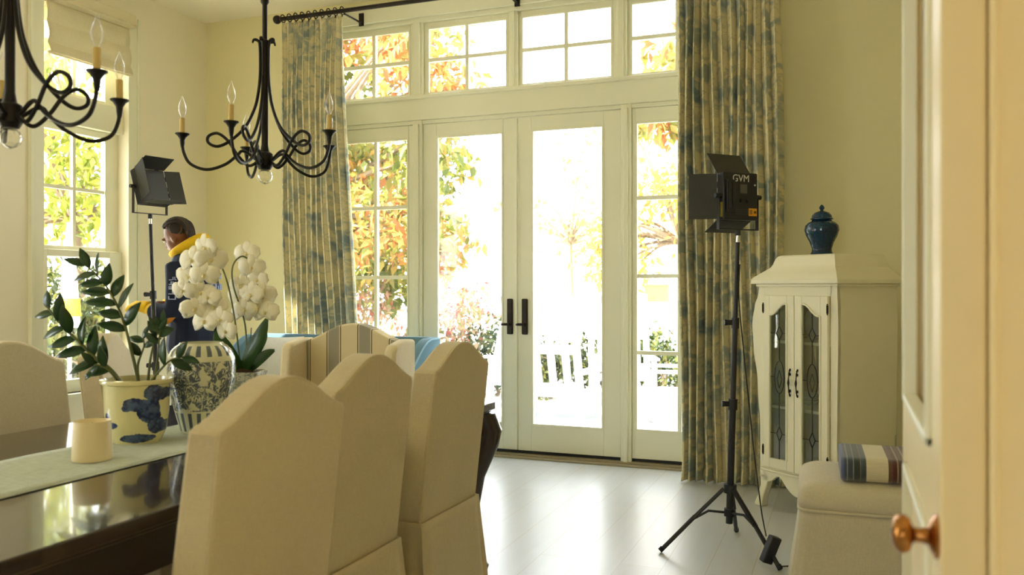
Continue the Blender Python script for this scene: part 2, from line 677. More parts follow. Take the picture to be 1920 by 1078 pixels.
def catmull(pts, n=8):
    pts = [Vector(p) for p in pts]
    P = [pts[0] * 2 - pts[1]] + pts + [pts[-1] * 2 - pts[-2]]
    out = []
    for i in range(1, len(P) - 2):
        for k in range(n):
            t = k / n
            a, b, c, d = P[i - 1], P[i], P[i + 1], P[i + 2]
            out.append(0.5 * ((2 * b) + (c - a) * t + (2 * a - 5 * b + 4 * c - d) * t * t + (3 * b - 3 * c + d - a) * t ** 3))
    out.append(pts[-1])
    return out


def text_mesh(name, body, size, depth, mat, parent, Mx, shear=0.0):
    cu = bpy.data.curves.new(name, 'FONT')
    cu.body = body
    cu.size = size
    cu.extrude = depth
    cu.shear = shear
    cu.align_x = 'CENTER'
    cu.align_y = 'CENTER'
    tmp = bpy.data.objects.new('tmp_text', cu)
    COL.objects.link(tmp)
    dg = bpy.context.evaluated_depsgraph_get()
    dg.update()
    me = bpy.data.meshes.new_from_object(tmp.evaluated_get(dg))
    bpy.data.objects.remove(tmp)
    bpy.data.curves.remove(cu)
    me.materials.clear()
    me.materials.append(M[mat])
    me.transform(Mx)
    o = bpy.data.objects.new(name, me)
    COL.objects.link(o)
    o.parent = parent
    return o


# ================================================================== SETTING
XL, XR, YB, YR, HC = -5.12, 0.80, 5.93, 0.30, 3.52
OX0, OX1, OZ = -3.90, -0.63, 3.40          # opening for the glazed doors
WY0, WY1, WZ0, WZ1 = 4.30, 5.06, 0.50, 3.22   # opening of the side window

wallobj('floor', MB().box(XL - 0.15, 1.9, -3.0, YB + 0.16, -0.10, 0.0), 'floor')
wallobj('ceiling', MB().box(XL - 0.4, 1.9, -3.0, YB + 0.35, HC, HC + 0.12), 'ceiling')
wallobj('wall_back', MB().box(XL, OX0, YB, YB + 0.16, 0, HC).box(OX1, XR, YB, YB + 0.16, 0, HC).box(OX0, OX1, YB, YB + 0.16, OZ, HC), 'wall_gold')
wallobj('wall_left', MB().box(XL - 0.2, XL, YR, 0.5, 0, HC).box(XL - 0.2, XL, 1.6, WY0, 0, HC).box(XL - 0.2, XL, 0.5, 1.6, 0, WZ0).box(XL - 0.2, XL, 0.5, 1.6, 2.45, HC).box(XL - 0.2, XL, WY1, YB + 0.16, 0, HC)
        .box(XL - 0.2, XL, WY0, WY1, 0, WZ0).box(XL - 0.2, XL, WY0, WY1, WZ1, HC), 'wall')
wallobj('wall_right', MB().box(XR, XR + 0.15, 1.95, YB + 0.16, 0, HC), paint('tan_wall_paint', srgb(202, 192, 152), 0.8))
wallobj('wall_front', MB().box(XL - 0.2, -0.95, YR - 0.15, YR, 0, HC).box(-0.95, 0.9, YR - 0.15, YR, 2.75, HC), 'wall')
wallobj('wall_corner', MB().box(0.185, XR + 0.15, 1.16, 1.95, 0, HC), 'door_cream', bevel=0.006)
wallobj('trim_13', MB().box(-5.85, XL - 0.2, 0.0, YB + 0.5, 3.46, 3.52).box(-5.96, -5.85, 0.0, YB + 0.5, 3.25, 3.52), 'trim')    # unseen eave and gutter board, added to block sun through the side transom
# the hall the camera stands in; its far window is added for fill light
hb = MB().box(-2.2, -2.05, -3.0, YR - 0.15, 0, HC).box(1.7, 1.9, -3.0, 1.2, 0, HC)
hb.box(-2.05, -0.95, -3.0, -2.85, 0, HC).box(-0.25, 1.7, -3.0, -2.85, 0, HC).box(-0.95, -0.25, -3.0, -2.85, 0, 1.0).box(-0.95, -0.25, -3.0, -2.85, 1.9, HC)
wallobj('wall_hall', hb, paint('hall_paint', srgb(196, 178, 136), 0.8))
# corner casing beside the near door
wallobj('trim_1', MB().box(0.160, 0.42, 1.146, 1.162, 0, HC).box(0.160, 0.168, 1.140, 1.146, 0, HC).box(0.160, 0.186, 1.16, 1.95, 0, HC), 'door_cream', bevel=0.003)

# crown of the ceiling and skirtings
wallobj('baseboard_back', MB().box(XL, OX0, YB - 0.018, YB, 0, 0.16).box(OX1, XR, YB - 0.018, YB, 0, 0.16), 'trim', bevel=0.004)
wallobj('baseboard_left', MB().box(XL, XL + 0.018, YR, YB, 0, 0.16), 'trim', bevel=0.004)

# ---- glazed wall: frame members (one run of joinery each)
DY0, DY1 = 5.955, 6.0                      # door leaf thickness
HB0, HB1 = 2.515, 2.735                    # header between doors and transoms
wallobj('trim_2', MB().box(OX0, OX1, 5.925, 6.04, HB0 + 0.03, HB1 - 0.012).box(OX0, OX1, 5.905, 6.05, HB1 - 0.03, HB1)
        .box(OX0, OX1, 5.945, 6.04, HB0, HB0 + 0.03), 'trim', bevel=0.005)     # header beam with ledge
for k, (a, b) in enumerate(((-3.135, -3.052), (-1.482, -1.405))):          # posts between doors and sidelights
    wallobj('trim_%d' % (3 + k), MB().box(a, b, 5.935, 6.05, 0, HB0 + 0.03).box(a + 0.022, b - 0.022, 5.918, 5.935, 0.0, HB0), 'trim', bevel=0.006)
for k, (a, b) in enumerate(((-3.148, -3.045), (-2.33, -2.262), (-1.525, -1.437))):   # mullions of the transom row
    wallobj('trim_%d' % (5 + k), MB().box(a, b, 5.94, 6.05, HB1, 3.30).box(a + 0.022, b - 0.022, 5.925, 5.94, HB1, 3.30), 'trim', bevel=0.005)
wallobj('trim_8', MB().box(OX0, OX1, 5.935, 6.05, 3.30, OZ + 0.01).box(OX0 - 0.1, OX1 + 0.1, 5.908, 5.929, 3.335, 3.455), 'trim', bevel=0.005)
wallobj('trim_9', MB().box(OX0 - 0.09, OX0, 5.905, 6.05, 0, 3.4).box(OX1, OX1 + 0.09, 5.905, 6.05, 0, 3.4), 'trim', bevel=0.005)
wallobj('trim_10', MB().box(OX0, OX1, 5.90, 6.06, 0.0, 0.022).box(OX0, OX1, 5.855, 5.90, 0.0, 0.012), paint('threshold_wood', srgb(150, 138, 108), 0.4), bevel=0.003)
wallobj('trim_11', MB().box(OX0, OX1, 5.965, 6.0, 0.0, 0.045), 'black')    # dark weather seal under the doors


def sash(name, x0, x1, z0, z1, gx0, gx1, gz0, gz1, y0, y1, vm=(), hm=(), mw=0.028, mat='trim'):
    """glazed frame: solid stiles and rails round a glass rectangle, muntins, a pane and a bead"""
    fr = MB().box(x0, gx0, y0, y1, z0, z1).box(gx1, x1, y0, y1, z0, z1).box(gx0, gx1, y0, y1, z0, gz0).box(gx0, gx1, y0, y1, gz1, z1)
    o = wallobj(name, fr, mat, bevel=0.003)
    g = MB()
    ym = (y0 + y1) / 2
    for x in vm:
        g.box(x - mw / 2, x + mw / 2, ym - 0.016, ym + 0.016, gz0, gz1)
    for z in hm:
        g.box(gx0, gx1, ym - 0.015, ym + 0.015, z - mw / 2, z + mw / 2)
    if vm or hm:
        build('muntins', g, mat, o, smooth=False)
    bd = MB()
    e = 0.014
    bd.box(gx0, gx0 + e, y0 - 0.004, y0 + 0.012, gz0, gz1).box(gx1 - e, gx1, y0 - 0.004, y0 + 0.012, gz0, gz1)
    bd.box(gx0 + e, gx1 - e, y0 - 0.004, y0 + 0.012, gz0, gz0 + e).box(gx0 + e, gx1 - e, y0 - 0.004, y0 + 0.012, gz1 - e, gz1)
    build('glazing_bead', bd, mat, o, smooth=False)
    build('glass_pane', MB().box(gx0 + 0.002, gx1 - 0.002, ym - 0.003, ym + 0.003, gz0 + 0.002, gz1 - 0.002), 'glass', o, smooth=False)
    return o


def door_handle(d, x):
    h = build('door_handle', MB().box(x - 0.024, x + 0.024, DY0 - 0.016, DY0, 0.902, 1.167), 'bronze', d, bevel=0.008)
    lv = MB().tube([(x - 0.004, DY0 - 0.012, 0.978), (x - 0.004, DY0 - 0.055, 0.978)], 0.010, 12)
    lv.tube(catmull([(x - 0.004, DY0 - 0.05, 0.978), (x - 0.03, DY0 - 0.058, 0.978), (x - 0.05, DY0 - 0.055, 0.976)], 5), [0.010] * 8 + [0.009, 0.008, 0.007], 10)
    build('lever', lv, 'bronze', h)


d1 = sash('door_1', -3.048, -2.2685, 0.045, 2.512, -2.936, -2.382, 0.232, 2.413, DY0, DY1)
d2 = sash('door_2', -2.2635, -1.486, 0.045, 2.512, -2.157, -1.609, 0.232, 2.413, DY0, DY1)
door_handle(d1, -2.325)
door_handle(d2, -2.208)
build('astragal', MB().box(-2.285, -2.266, DY0 - 0.012, DY0, 0.05, 2.50), 'trim', d1, smooth=False, bevel=0.004)
sash('window_2', -3.90, -3.137, 0.045, 2.512, -3.775, -3.177, 0.24, 2.415, DY0, DY1, vm=(-3.476,), hm=(0.79, 1.33, 1.88))
sash('window_3', -1.403, -0.63, 0.045, 2.512, -1.38, -0.775, 0.24, 2.415, DY0, DY1, vm=(-1.069,), hm=(0.79, 1.33, 1.88))
sash('window_4', -3.90, -3.148, HB1, 3.30, -3.82, -3.168, 2.745, 3.262, 5.965, 6.0, vm=(-3.494,), hm=(3.01,))
sash('window_5', -3.045, -2.33, HB1, 3.30, -3.018, -2.350, 2.745, 3.262, 5.965, 6.0, vm=(-2.684,), hm=(3.01,))
sash('window_6', -2.262, -1.525, HB1, 3.30, -2.243, -1.545, 2.745, 3.262, 5.965, 6.0, vm=(-1.894,), hm=(3.01,))
sash('window_7', -1.437, -0.63, HB1, 3.30, -1.417, -0.76, 2.745, 3.262, 5.965, 6.0, vm=(-1.085,), hm=(3.01,))

# ---- side window in the left wall: transom over a double-hung pair
win = MB()
gx = XL - 0.12
def ybox(y0, y1, z0, z1, dx=0.0, th=0.045):
    return (gx - th / 2 + dx, gx + th / 2 + dx, y0, y1, z0, z1)
# sash members seen from the room
win.box(*ybox(WY0, WY0 + 0.10, 2.62, WZ1)).box(*ybox(WY1 - 0.12, WY1, 2.62, WZ1)).box(*ybox(WY0 + 0.10, WY1 - 0.12, 3.12, WZ1)).box(*ybox(WY0 + 0.1, WY1 - 0.12, 2.62, 2.655))
win.box(*ybox(WY0, WY1, 2.42, 2.62, 0.03, 0.10))
win.box(*ybox(WY0, WY0 + 0.10, 1.50, 2.42)).box(*ybox(WY1 - 0.12, WY1, 1.50, 2.42)).box(*ybox(WY0 + 0.1, WY1 - 0.12, 2.37, 2.42)).box(*ybox(WY0 + 0.1, WY1 - 0.12, 1.50, 1.55))
win.box(*ybox(WY0, WY0 + 0.10, WZ0, 1.52, 0.045)).box(*ybox(WY1 - 0.12, WY1, WZ0, 1.52, 0.045)).box(*ybox(WY0 + 0.1, WY1 - 0.12, 1.47, 1.52, 0.045)).box(*ybox(WY0 + 0.1, WY1 - 0.12, WZ0, WZ0 + 0.09, 0.045))
w1 = wallobj('window_1', win, 'trim', bevel=0.004)
ym = (WY0 + WY1) / 2
build('muntins', MB().box(gx - 0.013, gx + 0.013, ym - 0.024, ym + 0.002, 1.55, 2.37).box(gx - 0.013, gx + 0.013, ym - 0.024, ym + 0.002, 2.655, 3.12)
      .box(gx - 0.011, gx + 0.011, WY0 + 0.1, WY1 - 0.12, 1.955, 1.98), 'trim', w1, smooth=False)
build('glass_pane', MB().box(gx - 0.003, gx + 0.003, WY0 + 0.1, WY1 - 0.12, 1.55, 2.37), 'glass', w1, smooth=False)
build('glass_pane', MB().box(gx - 0.003, gx + 0.003, WY0 + 0.1, WY1 - 0.12, 2.655, 3.12), 'glass', w1, smooth=False)
build('glass_pane', MB().box(gx + 0.042, gx + 0.048, WY0 + 0.1, WY1 - 0.12, WZ0 + 0.09, 1.47), 'glass', w1, smooth=False)
cas = MB()
for (y0, y1) in ((WY0 - 0.10, WY0 + 0.01), (WY1 - 0.01, WY1 + 0.10)):
    cas.box(XL, XL + 0.022, y0, y1, WZ0 - 0.1, WZ1 + 0.1)
cas.box(XL + 0.022, XL + 0.034, WY0 - 0.10, WY0 - 0.075, WZ0 - 0.1, WZ1 + 0.1).box(XL + 0.022, XL + 0.034, WY1 + 0.075, WY1 + 0.1, WZ0 - 0.1, WZ1 + 0.1)
cas.box(XL, XL + 0.022, WY0 + 0.01, WY1 - 0.01, WZ1 - 0.01, WZ1 + 0.1)
cas.box(XL - 0.05, XL + 0.05, WY0 - 0.12, WY1 + 0.12, WZ0 - 0.03, WZ0)
build('window_casing', cas, 'trim', w1, smooth=False, bevel=0.004)

fill_win = MB().box(*ybox(0.5, 0.58, WZ0, 2.45)).box(*ybox(1.52, 1.60, WZ0, 2.45)).box(*ybox(0.58, 1.52, WZ0, WZ0 + 0.08)).box(*ybox(0.58, 1.52, 2.37, 2.45)).box(*ybox(0.58, 1.52, 1.49, 1.54))  # unseen extra window, added to bring fill daylight in from the left
fill_win = wallobj('added_fill_window', fill_win, 'trim', bevel=0.004)
for z0, z1 in ((WZ0 + 0.08, 1.49), (1.54, 2.37)):
    build('glass_pane', MB().box(gx - 0.003, gx + 0.003, 0.58, 1.52, z0, z1), 'glass', fill_win, smooth=False)

# roman shade with its pelmet box over the side window
rs = thing('roman_shade', 'cream linen roman shade drawn up under a pelmet over the side window', 'window shade', (XL, (WY0 + WY1) / 2, 0))
hw = 0.37
build('pelmet_box', MB().prism([(0.0, 3.22), (0.12, 3.22), (0.10, 3.245), (0.10, 3.31), (0.0, 3.31)], 'xz', -hw, hw), 'shade', rs, bevel=0.004)
def shade_f(u, v):
    z = 3.22 - 0.36 * v
    fold = 0.02 * abs(math.sin(v * 2.5 * PI)) * (0.3 + v)
    return (0.028 + fold + 0.02 * v, -hw + 0.01 + (2 * hw - 0.02) * u, z)
build('folded_cloth', MB().grid(shade_f, 12, 30), 'shade', rs, solid=0.008)
build('bottom_hem', MB().box(0.04, 0.058, -hw + 0.01, hw - 0.01, 2.852, 2.872), 'shade', rs, bevel=0.004)

# ---- foreground half-glass door standing open along the room's depth
DX = 0.108
d3 = MB()
def dbox(y0, y1, z0, z1, x0=DX, x1=DX + 0.05):
    return (x0, x1, y0, y1, z0, z1)
YA, YZ = 1.165, 1.90
d3.box(*dbox(YA, YA + 0.115, 0.02, 2.46)).box(*dbox(YZ - 0.115, YZ, 0.02, 2.46)).box(*dbox(YA + 0.115, YZ - 0.115, 0.92, 1.035)).box(*dbox(YA + 0.115, YZ - 0.115, 0.02, 0.24)).box(*dbox(YA + 0.115, YZ - 0.115, 2.34, 2.46))
door3 = wallobj('door_3', d3, 'door_cream', bevel=0.003)
build('glass_pane', MB().box(*dbox(YA + 0.116, YZ - 0.116, 1.037, 2.338, DX + 0.02, DX + 0.026)), 'glass', door3, smooth=False)
build('lower_panel', MB().box(*dbox(YA + 0.116, YZ - 0.116, 0.242, 0.918, DX + 0.016, DX + 0.034)).box(*dbox(YA + 0.16, YZ - 0.16, 0.285, 0.875, DX + 0.006, DX + 0.02)), 'door_cream', door3, smooth=False, bevel=0.006)
bead = MB()
for (z0, z1) in ((1.035, 2.34), (0.24, 0.92)):
    a, b = YA + 0.115, YZ - 0.115
    e = 0.016
    bead.box(*dbox(a, a + e, z0, z1, DX - 0.008, DX + 0.018)).box(*dbox(b - e, b, z0, z1, DX - 0.008, DX + 0.018)).box(*dbox(a, b, z0, z0 + e, DX - 0.008, DX + 0.018)).box(*dbox(a, b, z1 - e, z1, DX - 0.008, DX + 0.018))
build('panel_moulding', bead, 'trim', door3, smooth=False, bevel=0.004)
kb = MB().lathe([(0.001, 0.0), (0.031, 0.0), (0.032, 0.004), (0.024, 0.009), (0.013, 0.014), (0.0105, 0.022), (0.0105, 0.030), (0.014, 0.034), (0.024, 0.037), (0.028, 0.043), (0.0285, 0.049), (0.025, 0.056), (0.016, 0.061), (0.001, 0.063)], 32)
kb.v = [(x * 0.86, y * 0.86, z * 0.86) for x, y, z in kb.v]
build('door_knob', kb, 'brass', door3, loc=(DX, YA + 0.03, 0.938), rot=(0, -PI / 2, 0))

# ================================================================== CURTAINS
def curtain(name, label, x0t, x1t, x0b, x1b, yc, ztop, zbot, nf, amp, seed, bend=1.0, flare=None):
    rnd = random.Random(seed)
    ph = [rnd.uniform(-0.5, 0.5) for _ in range(nf + 3)]
    am = [rnd.uniform(0.6, 1.25) for _ in range(nf + 3)]
    root = thing(name, label, 'curtain', ((x0t + x1t) / 2, yc, 0))
    cx = (x0t + x1t) / 2
    def f(u, v):
        z = ztop + (zbot - ztop) * v
        b = v ** bend
        a0 = x0t + (x0b - x0t) * b
        a1 = x1t + (x1b - x1t) * b
        k = u * nf
        i = int(min(k, nf - 1e-6))
        fr = k - i
        p = ph[i] * (1 - fr) + ph[i + 1] * fr
        A = am[i] * (1 - fr) + am[i + 1] * fr
        th = 2 * PI * (k + 0.25 * p)
        grow = min(1.0, 0.35 + 3.5 * v)
        x = a0 + (a1 - a0) * u + 0.012 * math.sin(2 * th) * grow + 0.008 * math.sin(v * 9 + i)
        y = amp * A * grow * (1.2 - 2.0 * math.sqrt(max(0.0, 0.5 + 0.5 * math.sin(th)))) + 0.012 * math.sin(v * 5 + 3 * u)
        if v > 0.975:
            y -= (v - 0.975) * 2.0 * (0.6 + 0.4 * math.sin(th * 0.7))
        return (x - cx, y, z)
    wcloth = (x1t - x0t) * 2.3
    mb = MB().grid(f, nf * 14, 110, lambda u, v: (u * wcloth + seed, (ztop - zbot) * (1 - v)))
    build('cloth', mb, 'toile', root, solid=0.003, angle=180)
    return root, cx


cl, cxl = curtain('curtain', 'blue and cream floral curtain gathered left of the glazed doors', -4.13, -3.575, -4.03, -3.37, 5.64, 3.325, 0.015, 11, 0.07, 3, 1.6)
cr, cxr = curtain('curtain', 'blue and cream floral curtain hanging full length behind the tripod light', -1.03, -0.375, -0.99, -0.345, 5.62, 3.325, 0.012, 12, 0.085, 11, 1.0)
# rings along the rod
RODY, RODZ, RODR = 5.66, 3.368, 0.017
for root, cx, x0, x1, n in ((cl, cxl, -4.12, -3.58, 10), (cr, cxr, -0.99, -0.37, 10)):
    for k in range(n):
        x = x0 + (x1 - x0) * k / (n - 1)
        ring = [(x - cx, 0.0 + 0.030 * math.cos(a * PI / 8), RODZ - 0.006 + 0.030 * math.sin(a * PI / 8)) for a in range(16)]
        mbr = MB().tube(ring, 0.0042, 6, closed=True)
        mbr.box(x - cx - 0.004, x - cx + 0.004, -0.004, 0.004, RODZ - 0.052, RODZ - 0.032)
        build('curtain_ring', mbr, 'bronze', root)
rod = thing('curtain_rod', 'dark bronze curtain rod running under the ceiling above the transom windows', 'curtain rod', (-2.27, RODY, RODZ))
build('pole', MB().tube([(-1.90, 0, 0), (2.05, 0, 0)], RODR, 16), 'bronze', rod)
for sx in (-1.92, 2.07):
    build('finial', MB().ball((sx, 0, 0), 0.034, n=16), 'bronze', rod)
for sx in (-1.30, 0.02, 1.24):
    build('bracket', MB().box(sx - 0.02, sx + 0.02, YB - RODY - 0.012 - 0.022, YB - RODY - 0.022, -0.05, 0.05).tube([(sx, YB - RODY - 0.03, -0.026), (sx, 0.0, -0.026)], 0.008, 8), 'bronze', rod)

# ================================================================== DINING TABLE
TX0, TX1, TY0, TY1, TZ = -2.675, -1.435, 0.91, 3.53, 0.75
tc = ((TX0 + TX1) / 2, (TY0 + TY1) / 2)
tb = thing('dining_table', 'long dark espresso wood dining table with curved legs', 'table', (tc[0], tc[1], 0))
hx, hy = (TX1 - TX0) / 2, (TY1 - TY0) / 2
def rrect(hx, hy, r, n=6):
    out = []
    for cx, cy, a0 in ((hx - r, hy - r, 0), (-hx + r, hy - r, 90), (-hx + r, -hy + r, 180), (hx - r, -hy + r, 270)):
        for k in range(n + 1):
            a = R(a0 + 90 * k / n)
            out.append((cx + r * math.cos(a), cy + r * math.sin(a)))
    return out
top = MB().prism(rrect(hx, hy, 0.04), 'xy', TZ - 0.036, TZ).prism(rrect(hx - 0.015, hy - 0.015, 0.035), 'xy', TZ - 0.048, TZ - 0.036)
build('tabletop', top, 'wood', tb, bevel=0.005)
ap = MB()
for (a, b, c, d) in ((-hx + 0.05, hx - 0.05, hy - 0.075, hy - 0.05), (-hx + 0.05, hx - 0.05, -hy + 0.05, -hy + 0.075), (-hx + 0.05, -hx + 0.075, -hy + 0.05, hy - 0.05), (hx - 0.075, hx - 0.05, -hy + 0.05, hy - 0.05)):
    ap.box(a, b, c, d, TZ - 0.155, TZ - 0.048)
build('apron', ap, 'wood', tb, bevel=0.003)
for sx in (-1, 1):
    for sy in (-1, 1):
        lg = MB()
        prof = [(0.0, 0.030, 0.022), (0.03, 0.034, 0.026), (0.08, 0.012, 0.018), (0.25, 0.0, 0.021), (0.42, 0.016, 0.032), (0.55, 0.048, 0.050), (0.62, 0.052, 0.060), (0.70, 0.028, 0.062), (0.702, 0.0, 0.05)]
        rings = []
        for z, off, r in prof:
            cx = sx * (hx - 0.085 + off)
            cy = sy * (hy - 0.085 + off)
            rings.append([(cx + r * math.cos(2 * PI * k / 12), cy + r * math.sin(2 * PI * k / 12), z) for k in range(12)])
        lg.loft(rings)
        build('leg', lg, 'wood', tb)

# table runner with a fringed edge
rn = thing('table_runner', 'pale blue-grey woven runner lying along the dark table', 'table runner', (-2.055, 2.2, TZ + 0.0005))
def runner_f(u, v):
    return (-0.195 + 0.39 * u, -1.24 + 2.48 * v, 0.0025 + 0.0012 * math.sin(v * 40 + u * 5))
build('woven_cloth', MB().grid(runner_f, 10, 120), 'runner', rn, solid=0.003)
rnd = random.Random(2)
for sx in (-1, 1):
    fr = MB()
    strip = [(-1.238 + 2.476 * k / 660) for k in range(661)]
    fr.loft([[(sx * 0.194, y, 0.0034), (sx * (0.1985 + 0.004 * (k % 2) + rnd.random() * 0.002), y, 0.0022), (sx * 0.194, y, 0.0012)] for k, y in enumerate(strip)])
    build('fringe', fr, 'runner', rn, smooth=False)

# ================================================================== DINING CHAIRS
def camel(hw, zsh, zpk, n=36, z0=0.42):
    pts = [(-hw, z0)]
    pts.append((-hw, zsh - 0.012))
    pts.append((-hw + 0.006, zsh - 0.002))
    for k in range(1, n):
        s = -1 + 2 * k / n
        e = 0.5 + 0.5 * math.cos(PI * s)
        pts.append((s * (hw - 0.008), zsh + (zpk - zsh) * e ** 0.72))
    pts.append((hw - 0.006, zsh - 0.002))
    pts.append((hw, zsh - 0.012))
    pts.append((hw, z0))
    return pts


def make_chair(label, group, mat='linen'):
    """slipcovered dining chair; origin under the outer back, facing -X (sitter looks to -X)"""
    t = thing('dining_chair', label, 'chair', (0, 0, 0), 0, group)
    th = 0.085
    bk = MB().prism(camel(0.226, 0.968, 1.053), 'yz', -th, 0.0)
    bk.v = [(x - 0.062 * max(0, 0.97 - z) / 0.55 - (0.022 if x < -0.01 else 0) * max(0, 1.0 - max(0, z - 0.42) / 0.63), y, z) for x, y, z in bk.v]
    back = build('backrest', bk, mat, t, bevel=0.020, seg=4)
    # welt along the rear edge
    w_ = [(x, y, z) for (y, z) in camel(0.222, 0.964, 1.049)[0:] for x in (0.0,)]
    w_ = [(-0.062 * max(0, 0.97 - z) / 0.55 - 0.006, y, z) for x, y, z in w_]
    build('welt', MB().tube(w_, 0.0045, 6), mat, back)
    st = MB().box(-0.53, -0.16, -0.222, 0.222, 0.40, 0.485)
    build('seat', st, mat, t, bevel=0.03, seg=4)
    def ring(v):
        z = 0.445 - 0.435 * v
        g = 0.006 + 0.040 * v
        x0, x1, hy_ = -0.54 - g, -0.056 + g * 0.9, 0.224 + g
        pts = []
        N = 34
        for (ax, ay, bx, by) in ((x1, -hy_, x1, hy_), (x1, hy_, x0, hy_), (x0, hy_, x0, -hy_), (x0, -hy_, x1, -hy_)):
            L = math.hypot(bx - ax, by - ay)
            nx, ny = (by - ay) / L, -(bx - ax) / L
            for k in range(N):
                s = k / N
                d = 0.004 * math.sin(s * 5 * PI + v * 2) * v
                # inverted pleat at the corners
                c = min(s, 1 - s) * L
                if c < 0.05:
                    d -= 0.022 * v * (1 if 0.012 < c < 0.034 else 0.0)
                if c < 0.012:
                    d -= 0.004
                pts.append((ax + (bx - ax) * s + nx * d, ay + (by - ay) * s + ny * d, z))
        return pts
    sk = MB().loft([ring(k / 14) for k in range(15)], caps=False)
    build('skirt', sk, mat, t, solid=0.006)
    return t


g_r = None
c1 = make_chair('nearest cream slipcovered chair, its tall plain back filling the bottom centre', g_r)
c1.location = (-1.148, 1.60, 0)
def chair_copy(src, loc, rz, label):
    c = copy_tree(src)
    c.location = loc
    c.rotation_euler = (0, 0, rz)
    c['label'] = label
    return c
CG = 'slipcovered chairs round the dining table'
c1['group'] = CG
chair_copy(c1, (-1.288, 2.225, 0), R(0), 'middle cream slipcovered chair on the near side, half hidden by the nearest one')
chair_copy(c1, (-1.288, 2.845, 0), R(-1), 'cream slipcovered chair standing alone beside the bare floor, skirt pleat showing')
chair_copy(c1, (-2.94, 2.28, 0), R(180), 'cream round-topped chair across the table at the left edge of the photo')
chair_copy(c1, (-3.02, 2.80, 0), R(180 + 30), 'narrow-looking turned cream chair across the table behind the leafy potted plant')

# ---- striped wing chair at the far end of the table
sw = thing('wing_chair', 'cream and grey striped wing chair at the far end of the table', 'armchair', (-2.41, 3.88, 0), R(4))
bk = MB().prism(camel(0.265, 0.975, 1.062, z0=0.40), 'xz', 0.0, 0.10)
build('backrest', bk, 'stripe', sw, bevel=0.02, seg=4)
for sx in (-1, 1):
    wpts = [(-0.02, 0.42), (-0.33, 0.42), (-0.33, 0.60), (-0.24, 0.66), (-0.17, 0.78), (-0.155, 0.93), (-0.13, 0.962), (0.0, 0.985), (0.10, 0.98), (0.10, 0.42)]
    wg = MB().prism(wpts, 'yz', sx * 0.262, sx * 0.325)
    if sx < 0:
        wg.f = [f[::-1] for f in wg.f]
    build('wing', wg, 'linen_back', sw, bevel=0.018, seg=4)
build('seat', MB().box(-0.262, 0.262, -0.40, 0.0, 0.34, 0.48), 'stripe', sw, bevel=0.03, seg=4)
build('base', MB().box(-0.31, 0.31, -0.38, 0.09, 0.14, 0.42), 'linen_back', sw, bevel=0.015)
for sx in (-0.27, 0.27):
    for sy in (-0.34, 0.05):
        build('leg', MB().tube([(sx, sy, 0.16), (sx * 1.03, sy, 0.0)], [0.024, 0.015], 10), 'wood', sw)

# ================================================================== BLUE SETTEE
st = thing('settee', 'blue upholstered settee with sloping piped arms under the left curtain', 'settee', (-3.36, 5.07, 0), R(0))
HWs = 0.765
def shell_path(n=64):
    """plan path from left arm front, round the back, to right arm front"""
    P = []
    d0, d1, rc = -0.36, 0.33, 0.10
    for k in range(13):
        P.append((-HWs, d0 + (d1 - rc - d0) * k / 12))
    for k in range(1, 7):
        a = PI - (PI / 2) * k / 6
        P.append((-HWs + rc + rc * math.cos(a), d1 - rc + rc * math.sin(a)))
    for k in range(1, 24):
        P.append((-HWs + rc + (2 * HWs - 2 * rc) * k / 24, d1))
    for k in range(0, 7):
        a = PI / 2 - (PI / 2) * k / 6
        P.append((HWs - rc + rc * math.cos(a), d1 - rc + rc * math.sin(a)))
    for k in range(1, 13):
        P.append((HWs, d1 - rc + (d0 - d1 + rc) * k / 12))
    return P
SP = shell_path()
def shell_top(x, y):
    s = min(1, max(0, (y + 0.36) / 0.50))
    s = s * s * (3 - 2 * s)
    return 0.60 + 0.305 * s
rings = []
tops = []
for i, (x, y) in enumerate(SP):
    a = Vector(SP[max(i - 1, 0)])
    b = Vector(SP[min(i + 1, len(SP) - 1)])
    d = (b - a).normalized()
    nin = Vector((d.y, -d.x))
    zt = shell_top(x, y)
    th = 0.085
    o_ = Vector((x, y))
    i_ = o_ + nin * th
    rings.append([(o_.x, o_.y, 0.14), (o_.x, o_.y, zt - 0.02), (o_.x + nin.x * 0.012, o_.y + nin.y * 0.012, zt), (i_.x - nin.x * 0.012, i_.y - nin.y * 0.012, zt), (i_.x, i_.y, zt - 0.02), (i_.x, i_.y, 0.14)])
    tops.append((o_.x + nin.x * 0.006, o_.y + nin.y * 0.006, zt - 0.006))
bs = build('back_and_arms', MB().loft(rings), 'blue', st)
build('piping', MB().tube(tops, 0.006, 8), 'piping', bs)
build('piping', MB().tube([(tops[-1][0] - 0.078, tops[-1][1], tops[-1][2]), (tops[-1][0] - 0.078, tops[-1][1], 0.15)], 0.006, 8), 'piping', bs)
build('seat_cushion', MB().box(-0.675, 0.675, -0.39, 0.235, 0.30, 0.45), 'blue', st, bevel=0.035, seg=4)
build('seat_base', MB().box(-0.678, 0.678, -0.345, 0.24, 0.14, 0.30), 'blue', st, bevel=0.01)
for sx in (-0.71, 0.71):
    for sy in (-0.30, 0.28):
        build('leg', MB().tube([(sx, sy, 0.16), (sx * 1.02, sy, 0.0)], [0.026, 0.014], 10), 'wood', st)


